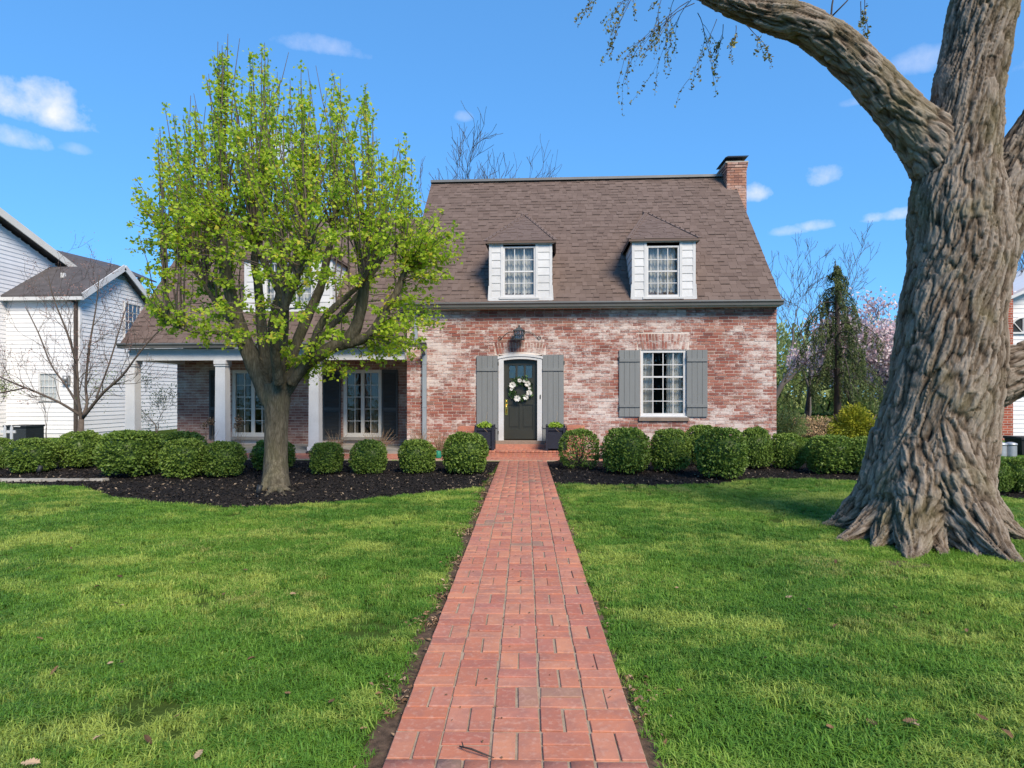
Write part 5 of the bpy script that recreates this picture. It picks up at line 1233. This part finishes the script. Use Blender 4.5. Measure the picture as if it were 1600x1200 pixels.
def white_house():
    YC = 21.5; xc = P(125, 600, YC).x; xa = P(10, 452, YC).x; YBk = 25.4; ZEv = P(125, 457, YC).z; YP = (YC+YBk)/2; ZP = P(188, 418, YP).z
    H = empty('white_house', (xc-2, YC, 0), 'white clapboard neighbouring house with grey roof behind the bare tree', 'house')
    w = MB(); w.box(xa-3, xc, YC, YC+.2, -.2, ZEv); w.prism([(xc-.2, YC+.2, -.2), (xc-.2, YBk, -.2), (xc-.2, YBk, ZEv), (xc-.2, YP, ZP-.1), (xc-.2, YC+.2, ZEv+.1)], (0, 0, 0), (.2, 0, 0)); wo = w.build('wall', M['vinyl'], H)
    lw = (P(62, 600, YC).x, P(92, 600, YC).x, P(80, 627, YC).z, P(80, 582, YC).z)
    clap('y', wo, .15, ZEv-.05, xa, xc-.06, YC, skip=[(lw[0]-.05, lw[1]+.05, lw[2]-.05, lw[3]+.05)])
    ya = ray(193, 500); yb_ = ray(219, 500); y0 = xc/ya.x*ya.y; y1 = xc/yb_.x*yb_.y; uz1, uz0 = EYE+ray(205, 476).z*(xc/ray(205, 476).x), EYE+ray(205, 530).z*(xc/ray(205, 530).x)
    def rk(z):
        if z < ZEv: return (YC+.06, YBk)
        f = (z-ZEv)/(ZP-ZEv); return (YC+(YP-YC)*f+.1, YBk-(YBk-YP)*f-.1)
    clap('x', wo, .15, ZP-.45, YC, YBk, xc, rk, skip=[(y0-.05, y1+.05, uz0-.05, uz1+.05)])
    ex = MB(); ex.box(xc-4, xc-.05, YBk+.01, 33, -.2, 4.3); eo = ex.build('rear_wall', M['vinyl'], H); clap('x', eo, .15, 4.25, YBk+.02, 33, xc-.05)
    cbd = MB(); cbd.box(xc-.1, xc+.03, YC-.035, YC+.06, -.1, ZEv); cbd.build('corner_board', M['vinyl'], wo)
    r = MB(); ov = .25; k = (ZP-ZEv)/(YP-YC)
    r.hexa([(xa, YC-ov, ZEv-k*ov-.06), (xc+.3, YC-ov, ZEv-k*ov-.06), (xc+.3, YP, ZP-.06), (xa, YP, ZP-.06), (xa, YC-ov, ZEv-k*ov+.06), (xc+.3, YC-ov, ZEv-k*ov+.06), (xc+.3, YP, ZP+.06), (xa, YP, ZP+.06)])
    r.hexa([(xa, YP, ZP-.06), (xc+.3, YP, ZP-.06), (xc+.3, YBk+ov, ZEv-k*ov-.06), (xa, YBk+ov, ZEv-k*ov-.06), (xa, YP, ZP+.059), (xc+.3, YP, ZP+.059), (xc+.3, YBk+ov, ZEv-k*ov+.06), (xa, YBk+ov, ZEv-k*ov+.06)])
    ro = r.build('roof', M['grey_roof'], H)
    a, b, c, d = P(57, 383, 26.5), P(184, 414, 28.5), P(245, 440, 28.5), P(188, 424, 24.2); e = P(78, 430, 24.2)
    r = MB(); r.prism([e, d, c, b, a], (0, 0, -.06), (0, 0, 0)); r.build('rear_roof', M['grey_roof'], H)
    t = MB(); t.bar((xc+.31, YC-ov, ZEv-k*ov), (xc+.31, YP, ZP), .04, .22); t.bar((xc+.31, YBk+ov, ZEv-k*ov), (xc+.31, YP, ZP), .04, .22); t.box(xa, xc+.3, YC-ov-.06, YC-ov+.06, ZEv-k*ov-.14, ZEv-k*ov-.02); t.build('fascia', M['white'], H)
    v = MB()
    for s in (-1, 1): v.prism([(xc+.03, YP+s*.05, ZP-.42), (xc+.03, YP+s*.62, ZP-.42), (xc+.03, YP+s*.05, ZP-.10)], (0, 0, 0), (.02, 0, 0))
    v.build('gable_vent', M['cream'], H)
    for i in range(6):
        z = ZP-.40+i*.05; hw = .60*(1-(i+.6)/6.4); l = MB(); l.obox((xc+.06, YP, z), (0, hw, 0), (.012, 0, .012), (.003, 0, -.003)); l.build('vent_slat', M['stone'], H)
    ds_ = MB(); ds_.box(xc-.14, xc-.04, YC-.13, YC-.04, .1, ZEv-.35); ds_.bar((xc-.09, YC-.08, ZEv-.36), (xc-.4, YC-ov, ZEv-.2), .09); ds_.build('downspout', M['dark_twig'], H)
    ba = MB(); p = P(40, 440, 22.4)
    for (px, py, Y) in ((99, 437, 22.6), (218, 441, 27)): q = P(px, py, Y); ba.box(q.x-.06, q.x+.06, q.y-.06, q.y+.06, q.z-.4, q.z+.25)
    ba.build('vent_pipe', M['white'], H)
    # windows
    window(lw[0], lw[1], lw[2], lw[3], YC-.01, 4, 4, 'window', H, M['white'], .05, split=2)
    f = MB(); x = xc+.03; f.box(x-.02, x+.03, y0, y0+.06, uz0, uz1); f.box(x-.02, x+.03, y1-.06, y1, uz0, uz1); f.box(x-.02, x+.03, y0, y1, uz1, uz1+.06); f.box(x-.02, x+.035, y0-.03, y1+.03, uz0-.07, uz0)
    fo = f.build('side_window', M['white'], H); m = MB()
    for i in range(1, 4): yy = y0+(y1-y0)*i/4; m.box(x-.01, x+.012, yy-.012, yy+.012, uz0, uz1)
    for j in range(1, 4): zz = uz0+(uz1-uz0)*j/4; m.box(x-.01, x+(.025 if j == 2 else .012), y0, y1, zz-.013*(2 if j == 2 else 1), zz+.013*(2 if j == 2 else 1))
    m.build('muntins', M['white'], fo)
    for i in range(4):
        for j in range(4):
            g = MB(); g.poly([(x-.012, y0+(y1-y0)*i/4, uz0+(uz1-uz0)*j/4), (x-.012, y0+(y1-y0)*(i+1)/4, uz0+(uz1-uz0)*j/4), (x-.012, y0+(y1-y0)*(i+1)/4, uz0+(uz1-uz0)*(j+1)/4), (x-.012, y0+(y1-y0)*i/4, uz0+(uz1-uz0)*(j+1)/4)]); g.build('pane', M['glass'], fo)
    me_ = MB(); q = P(103, 592, YC-.1); me_.box(q.x-.12, q.x+.12, YC-.12, YC-.03, q.z-.2, q.z+.12); me_.lathe((q.x, YC-.13, q.z), [(0, -.09), (.09, -.08), (.09, .08), (0, .09)], 12); me_.build('electric_meter', M['galv'], H)
    # taller block with its gable end
    xg = xa; zr = lambda Y: 7.82-.37*(Y-21.24); yr = 20.4; zt = zr(yr)
    w = MB(); w.prism([(xg-6, 18.4, -.2), (xg-6, 24.4, -.2), (xg-6, 24.4, zr(24.4)-.25), (xg-6, yr, zt-.25), (xg-6, 18.4, zr(22.4)-.25)], (0, 0, 0), (6, 0, 0)); A = w.build('tall_block', M['vinyl'], H)
    z = .1
    while z < zt-.5:
        hi = min(24.4, yr+(zt-.35-z)/.37); lo = max(18.4, 2*yr-hi); c = MB(); c.hexa([(xg, lo, z), (xg+.018, lo, z), (xg+.018, hi, z), (xg, hi, z), (xg, lo, z+.145), (xg+.004, lo, z+.145), (xg+.004, hi, z+.145), (xg, hi, z+.145)]); c.build('clapboard', M['vinyl'], A); z += .15
    r = MB()
    for yy, ze_ in ((24.9, zr(24.9)), (18.0, zr(22.8))): r.hexa([(xg-6, yr, zt-.1), (xg+.35, yr, zt-.1), (xg+.35, yy, ze_-.1), (xg-6, yy, ze_-.1), (xg-6, yr, zt+.05), (xg+.35, yr, zt+.05), (xg+.35, yy, ze_+.05), (xg-6, yy, ze_+.05)])
    r.build('tall_roof', M['grey_roof'], H)
    t = MB(); t.bar((xg+.36, yr, zt-.06), (xg+.36, 24.9, zr(24.9)-.06), .04, .26); t.build('rake_board', M['cream'], H)
white_house()
# air conditioner and picket fence
q = P(36, 690, 19.0); t = empty('air_conditioner', (q.x, 19.0, 0), 'dark grey outdoor air conditioner unit beside the white house', 'air conditioner')
c = MB(); zt = P(36, 664, 19).z; c.box(q.x-.36, q.x+.36, 18.7, 19.4, 0, zt-.06); c.build('cabinet', M['lead'], t)
c = MB()
for i in range(14): z = .06+i*(zt-.16)/14; c.box(q.x-.37, q.x+.37, 18.68, 18.70, z, z+.018)
c.build('grille', M['iron'], t); c = MB(); c.box(q.x-.38, q.x+.38, 18.67, 19.42, zt-.06, zt); c.build('top_cover', M['lead'], t); c = MB(); c.box(q.x-.02, q.x+.2, 18.664, 18.669, zt-.045, zt-.015); c.build('label_plate', M['white'], t)
t = empty('picket_fence', P(5, 690, 15.6), 'short white picket fence behind the end of the shrub row', 'fence')
for i in range(8):
    x = P(-58+i*10.5, 680, 15.6).x; c = MB(); c.prism([(x, 15.6, 0), (x+.07, 15.6, 0), (x+.07, 15.6, .66), (x+.035, 15.6, .74), (x, 15.6, .66)], (0, 0, 0), (0, .02, 0)); c.build('picket', M['white'], t)
for z in (.2, .52): c = MB(); c.box(P(-60, 680, 15.6).x, P(22, 680, 15.6).x, 15.622, 15.66, z, z+.07); c.build('rail', M['white'], t)

# ------------------------------------------------------------------ brick and white neighbour past the old tree
YN = 22.0; H = empty('red_brick_house', P(1580, 690, YN), 'white sided house with red brick chimney beyond the old tree', 'house'); H.location.z = 0
x0, x1 = P(1522, 600, YN).x, P(1583, 600, YN).x
c = MB(); c.box(x0, x1, YN, YN+.9, -.1, P(1580, 402, YN).z); c.build('chimney', M['neigh_brick'], H)
c = MB(); xw = x1+.0; zpk = P(1600, 447, YN+.4).z; c.prism([(xw, YN+.4, -.1), (xw+9, YN+.4, -.1), (xw+9, YN+.4, zpk-.4), (xw+4.5, YN+.4, zpk+1.6), (xw, YN+.4, zpk-.45)], (0, 0, 0), (0, 6, 0)); wo = c.build('wall', M['vinyl'], H)
z = .1
while z < zpk+1.2:
    hi = xw+9 if z < zpk-.45 else xw+9-(z-zpk+.45)*2.2; lo = xw+.003 if z < zpk-.45 else xw+(z-zpk+.45)*2.2
    if hi-lo > .3: c = MB(); c.hexa([(lo, YN+.378, z), (hi, YN+.378, z), (hi, YN+.4, z), (lo, YN+.4, z), (lo, YN+.394, z+.145), (hi, YN+.394, z+.145), (hi, YN+.4, z+.145), (lo, YN+.4, z+.145)]); c.build('clapboard', M['vinyl'], wo)
    z += .15
c = MB(); c.bar((xw-.25, YN+.2, zpk-.52), (xw+4.5, YN+.2, zpk+1.68), .5, .1, up=(0, 0, 1)); c.bar((xw+9.2, YN+.2, zpk-.45), (xw+4.5, YN+.2, zpk+1.68), .5, .1); c.build('roof_edge', M['white'], H)
c = MB(); fx_, fz_ = P(1600, 505, YN+.3).x, P(1600, 520, YN+.3).z; n = 12
c.poly([(fx_, YN+.36, fz_)]+[(fx_+math.cos(math.pi*i/n)*.42, YN+.36, fz_+math.sin(math.pi*i/n)*.5) for i in range(n+1)]); fo = c.build('fan_window', M['lead'], H)
c = MB(); c.tube([(fx_+math.cos(math.pi*i/n)*.44, YN+.35, fz_+math.sin(math.pi*i/n)*.52) for i in range(n+1)], [.04]*(n+1), 6); c.bar((fx_-.46, YN+.35, fz_), (fx_+.46, YN+.35, fz_), .06)
for a in (45, 90, 135): c.bar((fx_, YN+.345, fz_), (fx_+math.cos(math.radians(a))*.42, YN+.345, fz_+math.sin(math.radians(a))*.5), .025)
c.build('fan_frame', M['white'], fo)
for px, lab in ((1548, 'ribbed galvanised bin nearest the old trunk'), (1563, 'middle ribbed galvanised bin by the brick chimney'), (1579, 'ribbed galvanised bin beside the black bin')):
    Y = 16.2; q = P(px, 700, Y); zt = P(px, 692, Y).z; t = empty('metal_bin', (q.x, Y, 0), lab, 'bin', 'galvanised bins by the brick chimney'); R = .125*1.05; pr = [(R*.9, 0)]
    for i in range(9): z = .04+i*(zt-.1)/9; pr += [(R, z), (R*.96, z+.012)]
    pr += [(R, zt-.05), (R*1.05, zt-.05), (R*1.05, zt-.03), (R*.99, zt-.03)]; c = MB(); c.lathe((q.x, Y, 0), pr, 18); c.build('body', M['galv'], t); c = MB(); c.lathe((q.x, Y, 0), [(R*1.07, zt-.035), (R*1.05, zt-.01), (R*.4, zt+.02), (0, zt+.025)], 18); c.build('lid', M['galv'], t)
Y = 16.6; q = P(1600, 700, Y); zt = P(1600, 682, Y).z; t = empty('black_bin', (q.x, Y, 0), 'black plastic bin at the picture edge beyond the clipped shrubs', 'bin'); c = MB(); c.hexa([(q.x-.22, Y-.25, .03), (q.x+.22, Y-.25, .03), (q.x+.22, Y+.25, .03), (q.x-.22, Y+.25, .03), (q.x-.27, Y-.3, zt-.06), (q.x+.27, Y-.3, zt-.06), (q.x+.27, Y+.3, zt-.06), (q.x-.27, Y+.3, zt-.06)]); c.build('body', M['lead'], t); c = MB(); c.box(q.x-.29, q.x+.29, Y-.33, Y+.32, zt-.058, zt); c.build('lid', M['lead'], t)

# ------------------------------------------------------------------ small things at the door
rng.seed(12)
q = P(812, 526, YF); z0, z1 = P(812, 530, YF-.25).z, P(812, 508, YF-.25).z; Yl = YF-.24; X = q.x
t = empty('wall_lantern', (X, Yl, z0), 'dark iron lantern on scrolled bracket above the front door', 'lantern'); hw = .115; c = MB()
for sx in (-1, -.5, 0, .5, 1):
    for sy in (-1, 0, 1):
        if abs(sx) == 1 or abs(sy) == 1: c.box(X+sx*hw-.009, X+sx*hw+.009, Yl+sy*hw-.009, Yl+sy*hw+.009, z0, z0+.21)
c.box(X-hw-.015, X+hw+.015, Yl-hw-.015, Yl+hw+.015, z0-.015, z0+.008); c.box(X-hw-.012, X+hw+.012, Yl-hw-.012, Yl+hw+.012, z0+.10, z0+.112); c.build('cage', M['iron'], t)
c = MB(); c.box(X-hw*.8, X+hw*.8, Yl-hw*.8, Yl+hw*.8, z0+.01, z0+.20); c.build('lantern_glass', M['glass'], t)
c = MB(); a = hw+.035; top = Vector((X, Yl, z0+.32)); cr = [Vector((X+sx*a, Yl+sy*a, z0+.205)) for sx, sy in ((-1, -1), (1, -1), (1, 1), (-1, 1))]
c.poly(cr[::-1])
for i in range(4): m1, m2 = cr[i].lerp(top, .62), cr[(i+1) % 4].lerp(top, .62); c.poly([cr[i], cr[(i+1) % 4], m2, m1]); c.poly([m1, m2, top])
c.lathe((X, Yl, z0+.31), [(.0, 0), (.03, .01), (.02, .04), (0, .055)], 8); c.build('lantern_roof', M['iron'], t)
c = MB(); c.bar((X, Yl, z0+.25), (X, YF, z0+.25), .02)
for s in (-1, 1):
    pts = [(X+s*(.09+.40*u), YF-.03, z0+.20-.20*u*u*1.0+.05*math.sin(u*3.1)) for u in [i/10 for i in range(11)]]; e = pts[-1]
    for i in range(1, 14): ang = i*.5; rr = .055*(1-i/18); pts.append((e[0]+s*(math.sin(ang)*rr), YF-.03, e[2]+.055-math.cos(ang)*rr-.0))
    c.tube(pts, [.006]*len(pts), 6)
    pts = [(X+s*(.09+.05*math.sin(i*.5)*(1-i/18)), YF-.03, z0+.16+.06*math.cos(i*.5)*(1-i/18)) for i in range(14)]; c.tube(pts, [.007]*14, 5)
c.build('scroll_bracket', M['iron'], t)
# wreath
wc = Vector((fx(.5), YD-.05, P(812, 609, YF).z)); t = empty('door_wreath', wc, 'green wreath with white flowers hanging on the front door', 'wreath'); C, D = [], []; R0 = .235
for i in range(520): a = rng.uniform(0, 6.283); rr = R0+rng.gauss(0, .045); C.append((wc.x+math.cos(a)*rr, wc.y+rng.uniform(-.05, .03), wc.z+math.sin(a)*rr)); D.append((-math.sin(a)+rng.gauss(0, .7)+math.cos(a)*.6, rng.gauss(-.2, .4), math.cos(a)+rng.gauss(0, .7)+math.sin(a)*.6))
link('leaf_ring', leaf_mesh('leaf_ring', C, D, unit(520)+np.array([0, -1.2, 0]), nr.uniform(.05, .11, 520), .42, .12), M['green_leaf'], t)
for a, r_ in ((150, .11), (95, .07), (40, .10), (-20, .10), (-55, .09), (-110, .11), (178, .05), (68, .05), (10, .05)):
    a = math.radians(a); fc = wc+Vector((math.cos(a)*R0, -.06, math.sin(a)*R0)); C, D = [], []
    for k in range(14): b = k*2.4; C.append(tuple(fc+Vector((math.cos(b)*r_*.45, rng.uniform(-.02, .02), math.sin(b)*r_*.45)))); D.append((math.cos(b), rng.uniform(-.5, 0), math.sin(b)))
    link('flower', leaf_mesh('flower', C, D, np.tile([0, -1., .2], (14, 1)), [r_*.8]*14, .6, .12), M['white_petal'], t)
c = MB(); c.lathe((wc.x-.01, wc.y-.03, wc.z+R0+.01), [(0, -.03), (.035, -.01), (.03, .02), (0, .035)], 8); c.build('blue_bow', M['spout'], t)
# planters
for px, lab in ((758, 'navy square planter on the porch side of the front door'), (868, 'navy square planter on the window side of the front door')):
    Y = 15.42; q = P(px, 690, Y); zb = .172; zt = P(px, 668, Y).z; t = empty('planter_box', (q.x, Y, zb), lab, 'planter', 'navy planters flanking the door'); a = .21
    c = MB(); c.box(q.x-a+.02, q.x+a-.02, Y-a+.02, Y+a-.02, zb+.03, zt-.03)
    for sx in (-1, 1):
        for sy in (-1, 1): c.box(q.x+sx*a-.028, q.x+sx*a+.028, Y+sy*a-.028, Y+sy*a+.028, zb, zt+.02); c.lathe((q.x+sx*a, Y+sy*a, zt+.02), [(.012, 0), (.028, .02), (.028, .04), (0, .062)], 10)
    for z in (zb+.05, zt-.06):
        c.box(q.x-a, q.x+a, Y-a-.012, Y-a+.012, z, z+.05); c.box(q.x-a, q.x+a, Y+a-.012, Y+a+.012, z, z+.05); c.box(q.x-a-.012, q.x-a+.012, Y-a, Y+a, z, z+.05); c.box(q.x+a-.012, q.x+a+.012, Y-a, Y+a, z, z+.05)
    c.build('box', M['navy'], t); n = 260; th_ = nr.uniform(0, 6.28, n); rr = .19*np.sqrt(nr.random(n)); C = np.stack([q.x+rr*np.cos(th_), Y+rr*np.sin(th_), zt+.02+.12*(1-(rr/.21)**2)*nr.random(n)], 1)
    link('plant', leaf_mesh('plant', C, unit(n)+np.array([0, 0, .6]), unit(n)+np.array([0, -.4, .8]), nr.uniform(.05, .09, n), .7, .1), M['lime_leaf'], t)
    c = MB(); c.tube([(q.x, Y, zt), (q.x+.02, Y, zt+.2), (q.x+.06, Y-.02, zt+.38)], [.004, .004, .002], 4); c.tube([(q.x-.05, Y-.1, zt), (q.x-.0, Y-.24, zt-.02), (q.x+.09, Y-.26, zt-.10)], [.005, .005, .003], 4); c.build('stalks', M['tan_twig'], t)
# dry perennials before the porch
for px, Y, w, h, lab in ((525, 15.2, .5, .62, 'dry grey stems beside the porch column'), (590, 15.2, .75, .72, 'wide clump of dry tan stems below the french door'), (655, 15.25, .7, .75, 'clump of dry tan stems beside the downspout'), (688, 15.2, .4, .6, 'dry stems between the downspout and the shrub by the walk'), (325, 15.1, .5, .85, 'dry hydrangea stems with tan flower heads near the wing wall'), (372, 15.1, .45, .85, 'dry hydrangea stems with tan heads before the glazed porch door')):
    q = P(px, 700, Y); t = empty('dry_perennial', (q.x, Y, 0), lab, 'plant', 'dry stems before the porch'); g = MB()
    for i in range(16 if px < 400 else 60):
        a = rng.uniform(0, 6.283); r_ = w*.5*math.sqrt(rng.random()); hh = h*rng.uniform(.6, 1.1); g.tube([(q.x+math.cos(a)*r_*.3, Y+math.sin(a)*r_*.3, -.01), (q.x+math.cos(a)*r_*.7, Y+math.sin(a)*r_*.7, hh*.6), (q.x+math.cos(a)*r_*1.2+rng.gauss(0, .05), Y+math.sin(a)*r_*1.2, hh*rng.uniform(.85, 1.05))], [.005, .004, .002], 3, cap=False)
    g.build('stems', M['tan_twig'], t)
    if px < 400:
        C = []
        for k in range(3): cc_ = Vector((q.x+rng.uniform(-.12, .12), Y-.05, h*.95+rng.uniform(-.12, .12))); C += [tuple(cc_+Vector((rng.gauss(0, .045), rng.gauss(0, .045), rng.gauss(0, .045)))) for _ in range(60)]
        link('flower_heads', leaf_mesh('flower_heads', C, unit(len(C)), unit(len(C)), nr.uniform(.03, .05, len(C)), .8, .15), M['litter'], t)
# driftwood, garden spotlights, green can, stick, fallen leaves
t = MB(); a, b = P(478, 709, 15.2), P(545, 704, 15.35); a.z = .09; b.z = .12
t.tube([a, a.lerp(b, .3)+Vector((0, 0, .05)), a.lerp(b, .7)+Vector((0, .1, .02)), b], [.03, .045, .05, .03], 8); t.tube([a.lerp(b, .5), a.lerp(b, .7)+Vector((.1, -.1, .08)), b+Vector((.15, -.15, .03))], [.03, .025, .012], 6); tag(t.build('driftwood_log', M['twig']), 'weathered branch lying in front of the porch column', 'log')
for px, py, lab in ((60, 744, 'small dark garden spotlight by the stone edging'), (403, 779, 'small dark garden spotlight beside the young tree trunk')):
    q = G(px, py); t = empty('garden_spotlight', q, lab, 'spotlight', 'garden spotlights'); c = MB(); ax = Vector((.15, .25, 1)).normalized(); p0 = q+Vector((0, 0, .06)); c.tube([p0, p0+ax*.015, p0+ax*.02, p0+ax*.14], [.02, .03, .038, .042], 12); c.build('head', M['lead'], t); c = MB(); c.tube([q+Vector((0, 0, -.03)), q+Vector((0, 0, .075))], [.01, .01], 6); c.build('stake', M['lead'], t)
q = P(685, 712, 14.7); t = empty('watering_can', (q.x, 14.7, .03), 'small green plastic watering can between two shrubs', 'watering can'); c = MB(); c.lathe((q.x, 14.7, .03), [(.0, 0), (.07, 0), (.075, .02), (.065, .15), (.05, .17), (0, .17)], 12); c.build('body', M['plastic_green'], t); c = MB(); c.tube([(q.x+.06, 14.7, .06), (q.x+.14, 14.69, .14), (q.x+.19, 14.68, .2)], [.016, .012, .014], 7); c.build('spout', M['plastic_green'], t); c = MB(); c.tube([(q.x-.06, 14.7, .07), (q.x-.13, 14.7, .12), (q.x-.08, 14.7, .2), (q.x, 14.7, .2)], [.009]*4, 6); c.build('handle', M['plastic_green'], t)
a, b = G(718, 1166, .048), G(772, 1184, .045); c = MB(); c.tube([a, a.lerp(b, .35)+Vector((0, -.012, .012)), a.lerp(b, .7)+Vector((0, -.004, .004)), b], [.003, .0042, .0036, .002], 6); c.tube([a.lerp(b, .12), a.lerp(b, .05)+Vector((.0, .02, .01))], [.004, .002], 5); tag(c.build('twig', M['dark_twig']), 'thin dark stick lying across the brick walk', 'twig')
def oak_leaf(seed):
    r = random.Random(seed); n = 14; L = []
    for i in range(n+1):
        t_ = i/n; w = .34*math.sin(math.pi*min(1, t_*1.02))**.7*(.62+.38*math.cos(i*2.9)); L.append((t_-.5, w+.01, .10*math.sin(t_*3+seed)+.35*w*w))
    v = [(x, y, z+abs(y)*.5*r.uniform(.2, .9)) for x, y, z in L]+[(x, -y, z+abs(y)*.5*r.uniform(.2, .9)) for x, y, z in L]; v += [(x, 0, z*.5) for x, y, z in L]; m = n+1
    f = [(2*m+i, 2*m+i+1, i+1, i) for i in range(n)]+[(m+i, m+i+1, 2*m+i+1, 2*m+i) for i in range(n)]
    me = bpy.data.meshes.new('fallen_leaf'); me.from_pydata(v, [], f); me.update(); me.materials.append(M['litter']); return me
oak = [oak_leaf(i) for i in range(4)]
LF = [(1362, 1128, .13, 'rusty brown fallen leaf on the grass near the bottom of the lawn'), (310, 1178, .13, 'crumpled yellowish leaf on the lawn near the walk'), (188, 1036, .10, 'brown leaf on the lawn beyond the crumpled yellow one'), (1535, 1120, .10, 'orange brown leaf on the lawn below the old trunk'), (48, 1192, .14, 'pale brown leaf at the bottom corner of the lawn'),
      (812, 908, .10, 'small brown leaf lying on the brick walk')]
for px, py, sz, lab in LF:
    q = G(px, py, .055 if not 780 < px < 850 else .045); o = bpy.data.objects.new('fallen_leaf', oak[rng.randrange(4)]); col.objects.link(o); o.location = q; sz *= .5; o.scale = (sz, sz, sz*.8); o.rotation_euler = (rng.uniform(-.3, .3), rng.uniform(-.3, .3), rng.uniform(0, 6.28)); tag(o, lab, 'leaf', 'single fallen leaves')
for k in range(46):
    px, py = (rng.uniform(20, 590), rng.uniform(815, 1190)) if k % 2 else (rng.uniform(960, 1580), rng.uniform(800, 1190))
    if not (px < 560-.37*(py-830)+140 or px > 900+.36*(py-735)): continue
    q = G(px, py, .045); o = bpy.data.objects.new('fallen_leaf', oak[rng.randrange(4)]); col.objects.link(o); sz = rng.uniform(.03, .06); o.location = q; o.scale = (sz, sz, sz); o.rotation_euler = (rng.uniform(-.5, .5), rng.uniform(-.5, .5), rng.uniform(0, 6.28)); tag(o, 'small dry leaf scattered on the lawn', 'leaf', 'scattered small lawn leaves')
